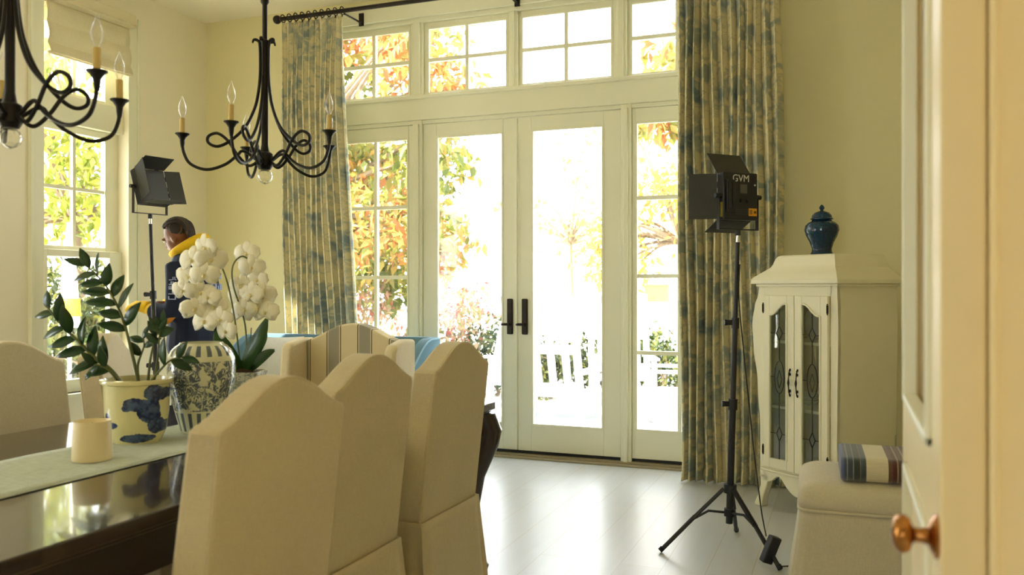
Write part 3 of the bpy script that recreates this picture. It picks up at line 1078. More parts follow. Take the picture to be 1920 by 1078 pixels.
def cushion(name, label, w_, h_, d_, mat, loc, rot):
    def f(sgn):
        def g(u, v):
            a, b = 2 * u - 1, 2 * v - 1
            puff = ((1 - a ** 4) * (1 - b ** 4)) ** 0.5
            pinch = 1 - 0.06 * (1 - abs(a) ** 2) * 0 
            cx = a * w_ / 2 * (1 - 0.07 * (1 - abs(b)) * 0 - 0.05 * (1 - b * b) * abs(a) ** 3)
            cz = b * h_ / 2 * (1 - 0.05 * (1 - a * a) * abs(b) ** 3)
            return (cx, sgn * d_ / 2 * puff, cz)
        return g
    mb = MB().grid(f(1), 16, 16)
    mb2 = MB().grid(f(-1), 16, 16)
    mb.add(mb2.v, [q[::-1] for q in mb2.f])
    o = build(name, mb, mat, angle=180)
    o.location = loc
    o.rotation_euler = rot
    return tag(o, label, 'cushion')


cushion('throw_pillow', 'cream pillow at the right arm of the blue settee', 0.42, 0.40, 0.14, 'pillow', (-2.86, 5.20, 0.645), (R(-14), 0, R(-14)))
cushion('throw_pillow', 'sunlit white pillow at the left end of the blue settee', 0.46, 0.42, 0.16, 'white_cloth', (-3.90, 5.21, 0.69), (R(-14), 0, R(8)))

# ================================================================== CHANDELIERS
def make_chandelier():
    t = thing('chandelier', '', 'chandelier', (0, 0, 0), YAW, 'black iron chandeliers over the table')
    stem = MB().lathe([(0.004, -0.045), (0.022, -0.044), (0.030, -0.030), (0.026, -0.012), (0.031, 0.004), (0.029, 0.016), (0.017, 0.024), (0.0125, 0.05), (0.0125, 0.42), (0.015, 0.425), (0.015, 0.445), (0.0095, 0.45), (0.0095, 0.58), (0.016, 0.59), (0.016, 0.605), (0.007, 0.612), (0.007, 1.75)], 20)
    build('stem', stem, 'iron', t)
    build('ceiling_canopy', MB().lathe([(0.008, 1.70), (0.05, 1.735), (0.062, 1.76), (0.064, 1.79)], 24), 'iron', t)
    # glass ball under the hub
    build('crystal_ball', MB().lathe([(0.004, -0.045), (0.016, -0.047), (0.026, -0.056), (0.030, -0.070), (0.026, -0.084), (0.016, -0.094), (0.003, -0.100)], 12), 'bulb', t)
    for k in range(5):
        a = R(48 + 72 * k)
        ca, sa = math.cos(a), math.sin(a)
        ta, tb_ = -sa, ca
        def P(r, z, off=0.0):
            return (r * ca + off * ta, r * sa + off * tb_, z)
        sc = [P(0.045, 0.434), P(0.040, 0.446), P(0.026, 0.444), P(0.018, 0.425), P(0.0165, 0.33), P(0.022, 0.26), P(0.036, 0.19), P(0.071, 0.115), P(0.125, 0.060, 0.004), P(0.170, 0.037, 0.006), P(0.203, 0.050, 0.004), P(0.203, 0.075, 0), P(0.172, 0.088, -0.005), P(0.135, 0.062, -0.006), P(0.098, 0.006, -0.003), P(0.062, -0.030), P(0.036, -0.022), P(0.022, 0.0)]
        pth = catmull(sc, 6)
        n = len(pth)
        build('scroll', MB().tube(pth, [0.003 + 0.0028 * min(1, i / 8) for i in range(n)], 8), 'iron', t)
        am = [P(0.020, -0.015, 0.003), P(0.040, -0.002, 0.004), P(0.066, 0.018, 0.004), P(0.085, 0.022, 0.004), P(0.100, 0.006, 0.004), P(0.145, -0.030, 0.002), P(0.210, -0.050), P(0.268, -0.030), P(0.292, 0.015), P(0.296, 0.058)]
        arm = build('arm', MB().tube(catmull(am, 7), 0.0058, 8), 'iron', t)
        Mt = Matrix.Translation(P(0.296, 0))
        build('drip_cup', MB().lathe([(0.006, 0.03), (0.0085, 0.045), (0.010, 0.060), (0.018, 0.073), (0.026, 0.079), (0.026, 0.082), (0.012, 0.081)], 18, Mt), 'iron', arm)
        build('candle_sleeve', MB().lathe([(0.0095, 0.080), (0.0098, 0.138), (0.008, 0.140)], 14, Mt), 'sleeve', arm)
        build('bulb', MB().lathe([(0.006, 0.139), (0.0075, 0.146), (0.0135, 0.160), (0.0155, 0.174), (0.0125, 0.192), (0.006, 0.208), (0.0022, 0.219), (0.0008, 0.224)], 14, Mt), 'bulb', arm)
    return t


ch = make_chandelier()
ch.location = (-2.055, 2.70, 1.742)
ch['label'] = 'black iron candle chandelier near the middle of the room, all five arms visible'
ch2 = copy_tree(ch)
ch2.location = (-2.055, 1.633, 1.715)
ch2.rotation_euler = (0, 0, YAW + R(4))
ch2['label'] = 'black iron candle chandelier cut off by the left edge of the photo'

# ================================================================== THINGS ON THE TABLE
TT = TZ + 0.0055
# leafy potted plant
pp = thing('potted_plant', 'dark green leafy plant in a cream pot painted with a blue landscape', 'potted plant', (-2.130, 2.144, TT), YAW)
pot = build('pot', MB().lathe([(0.002, 0.0), (0.072, 0.0), (0.076, 0.006), (0.090, 0.040), (0.0975, 0.10), (0.100, 0.17), (0.101, 0.186), (0.110, 0.189), (0.112, 0.196), (0.110, 0.201), (0.100, 0.203), (0.096, 0.196), (0.094, 0.17)], 48, caps=False), 'landscape', pp)
build('soil', MB().lathe([(0.093, 0.165), (0.094, 0.172), (0.05, 0.178), (0.002, 0.180)], 32), 'soil', pp)


def leaf_mesh(L, W, curl=0.25, n=6):
    """pointed leaf lying along +X, thin solid"""
    mb = MB()
    rows = []
    for k in range(n + 1):
        u = k / n
        hw_ = W / 2 * (math.sin(PI * min(0.985, 0.04 + u * 0.955)) ** 0.8) * (1.08 - 0.25 * u)
        z = -curl * L * u * u
        rows.append([(u * L, -hw_, z + 0.18 * hw_), (u * L, 0, z), (u * L, hw_, z + 0.18 * hw_)])
    mb.loft(rows, closed=False, caps=False)
    return mb


leaf_proto = None
def place_leaf(parent, p, d, up, L, W, mat='leaf_dark', curl=0.2):
    d = Vector(d).normalized()
    up = Vector(up)
    s_ = up.cross(d)
    if s_.length < 1e-4:
        s_ = d.orthogonal()
    s_.normalize()
    u2 = d.cross(s_)
    Mx = Matrix((d, s_, u2)).transposed().to_4x4()
    Mx.translation = Vector(p)
    mb = leaf_mesh(L, W, curl)
    mb.v = [tuple(Mx @ Vector(q)) for q in mb.v]
    o = build('leaf', mb, mat, parent, solid=0.0012, angle=180)
    return o


def zz_stem(pts, leaves, L0, base_r=0.006, amber=False, tipscale=1.0, from_=0.3):
    path = catmull(pts, 8)
    n = len(path)
    sm = build('stem', MB().tube(path, [base_r * (1 - 0.65 * i / (n - 1)) for i in range(n)], 8), 'stem', pp)
    for k in range(leaves):
        u = from_ + (1.0 - from_) * k / max(1, leaves - 1)
        i = min(n - 2, int(u * (n - 1)))
        p = path[i]
        d = (path[min(i + 1, n - 1)] - path[max(i - 1, 0)]).normalized()
        side = d.cross(Vector((0, 1, 0.15))).normalized()
        sgn = 1 if k % 2 == 0 else -1
        out = d * (0.75 if u < 0.95 else 2.0) + side * sgn * 0.9 + Vector((0, rnd.uniform(-0.5, 0.2), -0.1))
        s_ = L0 * (0.75 + 0.35 * math.sin(PI * min(1, u * 0.95)))
        place_leaf(sm, p, out, Vector((rnd.uniform(-.4, .4), -0.75, 0.55)), s_ * rnd.uniform(0.9, 1.15), s_ * 0.47, 'leaf_amber' if (amber and k == leaves - 2) else 'leaf_dark', rnd.uniform(0.05, 0.25))
    return sm


rnd = random.Random(21)
# local x = towards the photo's right, z up, pot rim at 0.20; image scale about 580 px per metre
zz_stem([(0.01, 0, 0.17), (-0.02, 0.01, 0.28), (-0.055, 0.015, 0.40), (-0.105, 0.01, 0.50), (-0.172, 0.0, 0.575)], 13, 0.080, 0.0065, from_=0.42)
zz_stem([(-0.04, 0, 0.17), (-0.075, -0.02, 0.23), (-0.12, -0.03, 0.27), (-0.175, -0.03, 0.325), (-0.23, -0.02, 0.37), (-0.285, -0.01, 0.435)], 12, 0.085, 0.008, from_=0.22)
zz_stem([(0.03, 0.01, 0.17), (0.035, 0.02, 0.26), (0.048, 0.03, 0.33), (0.075, 0.03, 0.385)], 7, 0.050, 0.005, amber=True, from_=0.72)
zz_stem([(0.05, 0, 0.17), (0.065, 0.0, 0.25), (0.072, 0.0, 0.33), (0.075, 0.0, 0.36)], 4, 0.05, 0.005, from_=0.6)
zz_stem([(-0.005, 0.03, 0.17), (-0.01, 0.03, 0.24), (0.005, 0.04, 0.30), (0.0, 0.05, 0.33)], 4, 0.06, 0.005, from_=0.5)
zz_stem([(0.04, -0.03, 0.17), (0.085, -0.04, 0.225), (0.13, -0.05, 0.265), (0.17, -0.05, 0.275)], 4, 0.075, 0.005, from_=0.5)
zz_stem([(-0.02, -0.03, 0.17), (-0.05, -0.05, 0.215), (-0.08, -0.06, 0.245), (-0.12, -0.07, 0.255)], 5, 0.06, 0.005, from_=0.5)

# ginger jar
vz = build('ginger_jar', MB().lathe([(0.002, 0.0), (0.066, 0.0), (0.070, 0.006), (0.082, 0.05), (0.100, 0.12), (0.111, 0.18), (0.1135, 0.22), (0.111, 0.25), (0.100, 0.278), (0.085, 0.294), (0.074, 0.300), (0.070, 0.306), (0.066, 0.306), (0.066, 0.295), (0.075, 0.285), (0.09, 0.25)], 56, caps=False), 'ginger')
vz.location = (-2.068, 2.372, TT)
tag(vz, 'rounded blue-and-white patterned jar without a lid standing on the runner', 'jar')

# candle holder
cn = thing('candle_holder', 'small cream cup candle standing on the runner nearest the camera', 'candle', (-2.02, 1.866, TT))
build('cup', MB().lathe([(0.002, 0.0), (0.053, 0.0), (0.0545, 0.004), (0.0525, 0.06), (0.050, 0.108), (0.0492, 0.112), (0.0475, 0.110), (0.047, 0.098)], 40, caps=False), paint('cream_ceramic', srgb(236, 220, 178), 0.5), cn)
build('wax', MB().lathe([(0.047, 0.093), (0.047, 0.097), (0.02, 0.0965), (0.001, 0.0965)], 32), 'pillow', cn)
build('wick', MB().tube([(0, 0, 0.096), (0.001, 0, 0.106)], 0.0012, 6), 'black', cn)

# orchid
oc = thing('potted_orchid', 'white moth orchid with two arching flower sprays in a square grey planter', 'potted plant', (-2.150, 2.695, TT), YAW)
pl = MB()
rings = []
for z, h_ in ((0, 0.060), (0.004, 0.062), (0.15, 0.068), (0.165, 0.073), (0.175, 0.073), (0.175, 0.064), (0.155, 0.062)):
    rings.append([(a, b, z) for a, b in rrect(h_, h_, 0.008, 3)])
pl.loft(rings, caps=True)
build('planter', pl, 'planter', oc)
build('moss', MB().ball((0, 0, 0.15), 0.060, 0.060, 0.035), 'soil', oc)
def strap_leaf(pts, w_):
    path = catmull(pts, 6)
    n = len(path)
    rows = []
    for i, p in enumerate(path):
        u = i / (n - 1)
        d = (path[min(i + 1, n - 1)] - path[max(i - 1, 0)]).normalized()
        s_ = d.cross(Vector((0, -0.8, 0.6))).normalized()
        hw_ = w_ / 2 * (math.sin(PI * min(0.97, 0.12 + 0.87 * u)) ** 0.6)
        up = s_.cross(d).normalized()
        rows.append([tuple(p - s_ * hw_ + up * hw_ * 0.22), tuple(p), tuple(p + s_ * hw_ + up * hw_ * 0.22)])
    build('leaf', MB().loft(rows, closed=False, caps=False), 'leaf_orchid', oc, solid=0.003, angle=180)
strap_leaf([(0.0, 0, 0.17), (0.04, -0.02, 0.25), (0.075, -0.03, 0.31), (0.10, -0.035, 0.375)], 0.062)
strap_leaf([(-0.01, 0, 0.17), (-0.045, -0.03, 0.23), (-0.07, -0.04, 0.28), (-0.09, -0.045, 0.335)], 0.066)
strap_leaf([(0.01, 0.01, 0.17), (0.05, 0.0, 0.205), (0.09, -0.01, 0.235), (0.125, -0.02, 0.255)], 0.05)
strap_leaf([(-0.01, -0.01, 0.17), (-0.04, -0.05, 0.20), (-0.075, -0.07, 0.215), (-0.10, -0.08, 0.205)], 0.055)
strap_leaf([(0.02, 0.02, 0.17), (0.02, 0.05, 0.22), (0.05, 0.07, 0.29), (0.06, 0.08, 0.33)], 0.05)


def orchid_flower(parent, c, rz, tilt, s_):
    mb = MB()
    face = Euler((R(90) + tilt, 0, rz)).to_matrix().to_4x4()
    Mb = Matrix.Translation(c) @ face
    def petal(ang, L, W, round_=0.9):
        rows = []
        for k in range(6):
            u = k / 5
            hw_ = W / 2 * (math.sin(PI * min(0.94, 0.10 + 0.86 * u)) ** 0.55)
            x = u * L
            z = 0.12 * L * math.sin(u * PI) - 0.10 * L * u * u
            rows.append([(x, -hw_, z - 0.12 * hw_), (x, -hw_ * 0.5, z), (x, hw_ * 0.5, z), (x, hw_, z - 0.12 * hw_)])
        m2 = MB().loft(rows, closed=False, caps=False)
        mb.add(m2.v, m2.f, Mb @ Matrix.Rotation(ang, 4, 'Z'))
    for a in (90, 212, 328):
        petal(R(a), 0.042 * s_, 0.030 * s_)
    for a in (10, 170):
        petal(R(a), 0.046 * s_, 0.052 * s_)
    fl = build('flower', mb, 'petal', parent, solid=0.0012, angle=180)
    return fl, Mb


def orchid_stem(pts, flowers):
    path = catmull(pts, 8)
    st_ = build('flower_stem', MB().tube(path, 0.0032, 8), 'stem', oc)
    for (x, z, y, s_) in flowers:
        near = min(path, key=lambda q: (q - Vector((x, y, z))).length)
        orchid_flower(st_, (x, y - 0.015, z), rnd.uniform(-0.5, 0.5), rnd.uniform(-0.25, 0.3), s_)
    for (x, z, y, s_) in flowers:
        lp = MB()
        lp.ball((x, y - 0.024, z - 0.004), 0.005 * s_, 0.007 * s_, 0.006 * s_, 8, 6)
        near = min(path, key=lambda q: (q - Vector((x, y, z))).length)
        lp.tube([(x, y - 0.022, z), tuple(near)], 0.0016, 5)
        build('flower_centre', lp, 'lip', st_)


S_ = 488.0
def o2(px_, py_):
    return ((px_ - 455) / S_, (784 - py_) / S_)
rnd = random.Random(5)
fl1 = [(395, 470), (372, 492), (408, 492), (362, 522), (396, 520), (357, 548), (388, 552), (378, 582), (410, 578), (394, 604), (425, 600), (436, 622), (402, 560)]
fl2 = [(455, 478), (468, 505), (476, 528), (447, 538), (440, 562), (468, 556), (488, 556), (457, 584), (480, 582), (494, 588), (446, 588)]
orchid_stem([(-0.01, 0, 0.17), (-0.03, 0, 0.35), (-0.055, -0.01, 0.50), (-0.085, -0.02, 0.585), (-0.125, -0.03, 0.60), (-0.165, -0.04, 0.545), (-0.155, -0.05, 0.46), (-0.11, -0.06, 0.39), (-0.05, -0.06, 0.335)],
            [(*o2(a, b), -0.03 - 0.03 * rnd.random() - 0.0001 * (b - 460), 1.15 * rnd.uniform(0.95, 1.15)) for a, b in fl1])
orchid_stem([(0.012, 0, 0.17), (0.0, 0.02, 0.35), (-0.045, 0.02, 0.50), (-0.048, 0.025, 0.58), (-0.01, 0.03, 0.615), (0.035, 0.035, 0.565), (0.045, 0.04, 0.50), (0.05, 0.04, 0.43)],
            [(*o2(a, b), 0.02 + 0.04 * rnd.random(), 1.12 * rnd.uniform(0.95, 1.15)) for a, b in fl2])
bst = build('support_stake', MB().tube([(0.018, 0.005, 0.17), (0.03, 0.0, 0.34)], 0.0022, 6), 'bark', oc)

# ================================================================== TRIPOD STANDS AND LIGHTS
def make_stand(label, loc, rz, h, lean):
    t = thing('light_stand', label, 'light stand', loc, rz, 'black tripod light stands')
    lx = lambda z: lean * z / 1.5
    def tb_(z0, z1, r):
        return MB().tube([(lx(z0), 0, z0), (lx(z1), 0, z1)], r, 16)
    build('lower_tube', tb_(0.13, h * 0.47, 0.0165), 'black', t)
    build('middle_tube', tb_(h * 0.45, h * 0.73, 0.0135), 'black', t)
    build('upper_tube', tb_(h * 0.71, h - 0.02, 0.0105), 'black', t)
    build('mounting_stud', tb_(h - 0.03, h + 0.012, 0.008), 'chrome', t)
    for z, r in ((h * 0.47, 0.022), (h * 0.73, 0.019)):
        c = tb_(z - 0.028, z + 0.022, r).box(lx(z) - 0.040, lx(z) - 0.014, -0.010, 0.010, z - 0.012, z + 0.012)
        cl_ = build('clamp_collar', c, 'black', t)
        build('clamp_knob', MB().tube([(lx(z) - 0.038, 0, z), (lx(z) - 0.052, 0, z)], 0.014, 12), 'black', cl_)
    build('leg_hub', tb_(0.275, 0.315, 0.030), 'black', t)
    build('leg_slider', tb_(0.165, 0.20, 0.026), 'black', t)
    for k in range(3):
        a = R((185, 298, 69)[k])
        ca, sa = math.cos(a), math.sin(a)
        P = lambda r, z: (lx(z) * 0.6 + r * ca, r * sa, z)
        lg = MB()
        for off in (-0.008, 0.008):
            q = [Vector(P(0.028, 0.295)), Vector(P(0.175, 0.158))]
            sh = Vector((-sa, ca, 0)) * off
            lg.tube([tuple(v + sh) for v in q], 0.0065, 8)
        lg.tube([P(0.165, 0.168), P(0.325, 0.012)], 0.0105, 10)
        leg = build('leg', lg, 'black', t)
        build('rubber_foot', MB().tube([P(0.318, 0.022), P(0.332, 0.0085)], 0.0125, 10), 'rubber', leg)
        build('brace', MB().tube([P(0.026, 0.183), P(0.10, 0.192), P(0.172, 0.155)], 0.0062, 8), 'black', leg)
    return t


sr = make_stand('black tripod light stand before the right-hand curtain, bare floor around its feet', (-0.518, 4.175, 0.0), YAW, 1.485, 0.045)
sl_ = make_stand('black tripod light stand beside the person near the side window', (-3.87, 4.08, 0.0), YAW, 1.655, -0.055)


def make_light(label, loc, rz, pitch, flaps, logo):
    """LED panel; origin at the stud, front faces +Y, back faces -Y"""
    t = thing('studio_light', label, 'studio light', loc, rz, 'black studio panel lights')
    ZC = 0.185
    Mp = Matrix.Translation((0, 0, ZC)) @ Matrix.Rotation(pitch, 4, 'X') @ Matrix.Translation((0, 0, -ZC))
    W2, H2 = 0.100, 0.112
    b = MB().box(-W2, W2, -0.022, 0.030, ZC - H2, ZC + H2, Mp)
    body = build('housing', b, 'black', t, bevel=0.006)
    rb = MB().box(-0.086, -0.040, -0.034, -0.022, ZC - 0.075, ZC + 0.075, Mp)
    rb.box(-0.078, -0.066, -0.038, -0.034, ZC - 0.06, ZC + 0.06, Mp).box(-0.058, -0.046, -0.038, -0.034, ZC - 0.06, ZC + 0.06, Mp)
    build('battery_plate', rb, 'black', body, bevel=0.002)
    build('led_panel', MB().box(-W2 + 0.008, W2 - 0.008, 0.030, 0.032, ZC - H2 + 0.008, ZC + H2 - 0.008, Mp), 'black_soft', body, smooth=False)
    build('display', MB().box(-0.004, 0.036, -0.0235, -0.022, ZC + 0.014, ZC + 0.056, Mp), paint('grey_display', (0.10, 0.10, 0.09, 1), 0.3), body, smooth=False)
    for x, z in ((0.002, ZC - 0.022), (0.040, ZC - 0.022)):
        build('dial', MB().tube([Mp @ Vector((x, -0.022, z)), Mp @ Vector((x, -0.036, z))], 0.010, 14), 'black', body)
    build('power_lamp', MB().ball(Mp @ Vector((0.082, -0.023, ZC + 0.055)), 0.0045), 'porcelain', body)
    build('warning_sticker', MB().box(0.046, 0.094, -0.0232, -0.022, ZC - 0.092, ZC - 0.056, Mp), paint('orange_sticker', srgb(226, 160, 30), 0.5), body, smooth=False)
    gl = MB()
    for k, (x0, x1) in enumerate(((0.051, 0.054), (0.057, 0.060), (0.063, 0.066))):
        gl.box(x0, x1, -0.0237, -0.0232, ZC - 0.085, ZC - 0.063, Mp)
    for x in (0.076, 0.084):
        gl.prism([(x, ZC - 0.080), (x + 0.006, ZC - 0.080), (x + 0.006, ZC - 0.070), (x + 0.003, ZC - 0.066), (x, ZC - 0.070)], 'xz', -0.0237, -0.0232, Mp)
    build('sticker_marks', gl, 'black', body, smooth=False)
    if logo:
        text_mesh('logo_lettering', 'GVM', 0.047, 0.0004, 'logo_white', body, Mp @ Matrix.Translation((0.0, -0.0226, ZC + 0.083)) @ Matrix.Rotation(PI / 2, 4, 'X'))
        pl_ = MB()
        r3 = random.Random(4)
        for row in range(3):
            x = -0.03
            while x < 0.035:
                ww = r3.uniform(0.004, 0.010)
                pl_.box(x, x + ww, -0.0225, -0.022, ZC - 0.066 - row * 0.010, ZC - 0.061 - row * 0.010, Mp)
                x += ww + 0.003
        build('small_print', pl_, paint('faint_grey_print', (0.06, 0.06, 0.055, 1), 0.5), body, smooth=False)
        build('side_strip', MB().box(-W2 - 0.002, -W2, -0.012, 0.006, ZC - 0.10, ZC - 0.03, Mp), paint('olive_yellow_strip', srgb(190, 176, 60), 0.5), body, smooth=False)
    # barn doors: hinge edge at the front rim, each tilted outward
    def flap(kind, ang, L):
        a = ang
        ca, sa = math.cos(a), math.sin(a)
        th = 0.0018
        if kind in ('top', 'bottom'):
            s_ = 1 if kind == 'top' else -1
            z0 = ZC + s_ * H2
            z1 = z0 + s_ * L * sa
            y1 = 0.030 + L * ca
            w0, w1 = W2, W2 * 0.98
            poly = [(-w0, 0.030, z0), (w0, 0.030, z0), (w1, y1, z1), (-w1, y1, z1)]
        else:
            s_ = 1 if kind == 'right' else -1
            x0 = s_ * W2
            x1 = x0 + s_ * L * sa
            y1 = 0.030 + L * ca
            h0, h1 = H2 * 0.96, H2 * 0.96
            poly = [(x0, 0.030, ZC - h0), (x0, 0.030, ZC + h0), (x1, y1, ZC + h1), (x1, y1, ZC - h1)]
        mb = MB()
        p = [Vector(q) for q in poly]
        nrm = (p[1] - p[0]).cross(p[3] - p[0]).normalized() * th
        mb.add([q - nrm for q in p] + [q + nrm for q in p], [(0, 3, 2, 1), (4, 5, 6, 7), (0, 1, 5, 4), (1, 2, 6, 5), (2, 3, 7, 6), (3, 0, 4, 7)], Mp)
        f = build('barn_door', mb, 'black_soft', t, smooth=False)
        for e in (0.25, 0.75):
            q = p[0].lerp(p[1], e)
            dd = (p[1] - p[0]).normalized() * 0.014
            build('hinge', MB().tube([Mp @ (q - dd), Mp @ (q + dd)], 0.0045, 8), 'black', f)
    for kind, ang, L in flaps:
        flap(kind, ang, L)
    yk = MB()
    yk.box(-W2 - 0.016, -W2 - 0.012, -0.010, 0.010, 0.03, ZC + 0.012).box(W2 + 0.012, W2 + 0.016, -0.010, 0.010, 0.03, ZC + 0.012).box(-W2 - 0.016, W2 + 0.016, -0.010, 0.010, 0.026, 0.031)
    yk.tube([(0, 0, 0.0), (0, 0, 0.028)], 0.013, 12)
    yoke = build('yoke', yk, 'black', t)
    for s_ in (-1, 1):
        build('tilt_knob', MB().tube([(s_ * (W2 - 0.002), 0, ZC), (s_ * (W2 + 0.034), 0, ZC)], 0.011, 12), 'black', yoke)
    return t


make_light('black studio light panel seen from behind with orange sticker, before the right curtain', (-0.518 + 0.042, 4.175 + 0.018, 1.497), YAW + R(24), 0.0,
           [('top', R(52), 0.13), ('left', R(55), 0.13), ('bottom', R(28), 0.11), ('right', R(35), 0.11)], True)
make_light('black studio light panel tilted upwards near the side window, seen from its side', (-3.87 - 0.058, 4.08 - 0.022, 1.668), YAW - R(122), R(19),
           [('top', R(12), 0.12), ('left', R(80), 0.10), ('bottom', R(12), 0.11), ('right', R(16), 0.15)], False)

# power adapter with its cord, leaning on the right stand's leg
pa = thing('power_adapter', 'black power brick and thin cable lying at the foot of the right light stand', 'power adapter', (-0.518, 4.175, 0), YAW)
A0 = Matrix.Translation((0.126, -0.245, 0.080)) @ Euler((R(8), R(20), R(20))).to_matrix().to_4x4()
build('brick', MB().box(-0.026, 0.026, -0.018, 0.018, -0.062, 0.062, A0), 'black', pa, bevel=0.005)
cb = catmull([(0.05, -0.015, 1.36), (0.055, 0.02, 1.20), (0.080, 0.03, 0.95), (0.103, 0.02, 0.70), (0.118, 0.0, 0.50), (0.122, -0.06, 0.34), (0.112, -0.16, 0.22), (0.108, -0.242, 0.139)], 8)
build('cable', MB().tube(cb, 0.0032, 8), 'black', pa)
build('cable', MB().tube(catmull([(0.146, -0.252, 0.022), (0.165, -0.26, 0.010), (0.275, -0.235, 0.006), (0.33, -0.24, 0.004), (0.37, -0.18, 0.004), (0.31, -0.11, 0.004), (0.34, -0.06, 0.004), (0.5, -0.05, 0.004)], 8), 0.0034, 8), 'black', pa)

# ================================================================== DISPLAY CABINET
cb_ = thing('display_cabinet', 'ivory display cabinet with leaded glass doors and bowed sides', 'cabinet', (0, 0, 0), 0)
CA, CBq = Vector((-0.452, 5.10)), Vector((-0.038, 4.76))
mid = (CA + CBq) / 2
fd = (CBq - CA)
CW = fd.length
crz = math.atan2(fd.y, fd.x)
cb_.location = (mid.x, mid.y, 0)
cb_.rotation_euler = (0, 0, crz)
HWc, DP = CW / 2, 0.47
def bulge(z):
    pts = [(0.0, 0.035), (0.08, 0.012), (0.16, 0.0), (0.45, 0.0), (0.70, 0.018), (0.92, 0.052), (1.05, 0.062), (1.14, 0.045), (1.22, 0.012), (1.28, 0.0)]
    for (a, b), (c, d) in zip(pts, pts[1:]):
        if a <= z <= c:
            s_ = (z - a) / (c - a)
            s_ = s_ * s_ * (3 - 2 * s_)
            return b + (d - b) * s_
    return 0.0
zs = [0.17 + (1.28 - 0.17) * k / 28 for k in range(29)]
for s_ in (-1, 1):
    kk = 1.0 if s_ < 0 else 0.12
    rings = []
    for z in zs:
        x = s_ * (HWc + bulge(z) * kk)
        rings.append([(x, 0.0, z), (x, DP, z), (x - s_ * 0.018, DP, z), (x - s_ * 0.018, 0.0, z)])
    build('side_panel', MB().loft(rings), 'cab', cb_, bevel=0.002)
    # front stile follows the bow
    rings = []
    for z in zs:
        x = s_ * (HWc + bulge(z) * kk)
        xi = s_ * (HWc - 0.042)
        rings.append([(x, -0.004, z), (x, 0.018, z), (xi, 0.018, z), (xi, -0.004, z)])
    build('front_stile', MB().loft(rings), 'cab', cb_)
    # legs
    for y in (0.0, DP - 0.04):
        rings = []
        for z, off, wd in ((0.0, 0.034, 0.052), (0.015, 0.036, 0.056), (0.06, 0.016, 0.040), (0.12, 0.0, 0.046), (0.19, 0.0, 0.07)):
            xo = s_ * (HWc + off * (1 if s_ < 0 else 0.5))
            xi = xo - s_ * wd
            rings.append([(xo, y - 0.004 - off * 0.3, z), (xo, y + 0.04, z), (xi, y + 0.04, z), (xi, y - 0.004 - off * 0.3, z)])
        build('leg', MB().loft(rings), 'cab', cb_, bevel=0.006)
build('back_panel', MB().box(-HWc + 0.0, HWc - 0.0, DP - 0.014, DP, 0.19, 1.27), 'cab_in', cb_, smooth=False)
build('bottom_board', MB().box(-HWc + 0.012, HWc - 0.012, 0.02, DP - 0.014, 0.215, 0.235), 'cab', cb_, smooth=False)
for z in (0.565, 0.935):
    build('shelf', MB().box(-HWc + 0.014, HWc - 0.014, 0.05, DP - 0.015, z, z + 0.016), 'cab', cb_, smooth=False)
# scalloped lower rail
sc_ = [(-HWc + 0.02, 0.236), (-HWc + 0.02, 0.15)]
for k in range(25):
    u = k / 24
    x = (-HWc + 0.05) + (2 * HWc - 0.10) * u
    z = 0.150 + 0.045 * (math.exp(-((u - 0.2) / 0.10) ** 2) + math.exp(-((u - 0.8) / 0.10) ** 2)) - 0.045 * math.exp(-((u - 0.5) / 0.16) ** 2)
    sc_.append((x, z))
sc_ += [(HWc - 0.02, 0.15), (HWc - 0.02, 0.236)]
build('scalloped_rail', MB().prism(sc_[::-1], 'xz', -0.004, 0.018), 'cab', cb_, bevel=0.002)
build('base_moulding', MB().box(-HWc + 0.01, HWc - 0.01, -0.014, -0.004, 0.212, 0.226), 'cab', cb_, bevel=0.003)
sd = MB().prism([(0.03, 0.236), (0.03, 0.16), (0.12, 0.19), (DP / 2, 0.145), (DP - 0.12, 0.19), (DP - 0.03, 0.16), (DP - 0.03, 0.236)], 'yz', HWc - 0.017, HWc + 0.001)
sd.prism([(0.03, 0.236), (0.03, 0.16), (0.12, 0.19), (DP / 2, 0.145), (DP - 0.12, 0.19), (DP - 0.03, 0.16), (DP - 0.03, 0.236)], 'yz', -HWc - 0.001, -HWc + 0.017)
build('side_rail', sd, 'cab', cb_)
build('top_rail', MB().box(-HWc + 0.03, HWc - 0.03, -0.004, 0.018, 1.205, 1.28), 'cab', cb_, smooth=False)
build('cornice', MB().box(-HWc - 0.030, HWc + 0.040, -0.050, DP + 0.005, 1.270, 1.295).box(-HWc - 0.012, HWc + 0.022, -0.028, DP + 0.003, 1.255, 1.270), 'cab', cb_, bevel=0.005, seg=3)
cr_ = []
for (z, ox, oy) in ((1.294, 0.022, 0.018), (1.306, 0.012, 0.010), (1.330, -0.020, -0.016), (1.362, -0.064, -0.050), (1.374, -0.070, -0.056), (1.378, -0.072, -0.058), (1.412, -0.086, -0.068), (1.424, -0.094, -0.076), (1.430, -0.106, -0.086)):
    x0, x1 = -HWc - 0.01 - ox * 1.0, HWc + 0.018 + ox * 0.8
    y0, y1 = -0.028 - oy, DP + 0.0 + oy * 0.3
    cr_.append([(x0, y0, z), (x1, y0, z), (x1, y1, z), (x0, y1, z)])
build('crown', MB().loft(cr_), 'cab', cb_, angle=25)

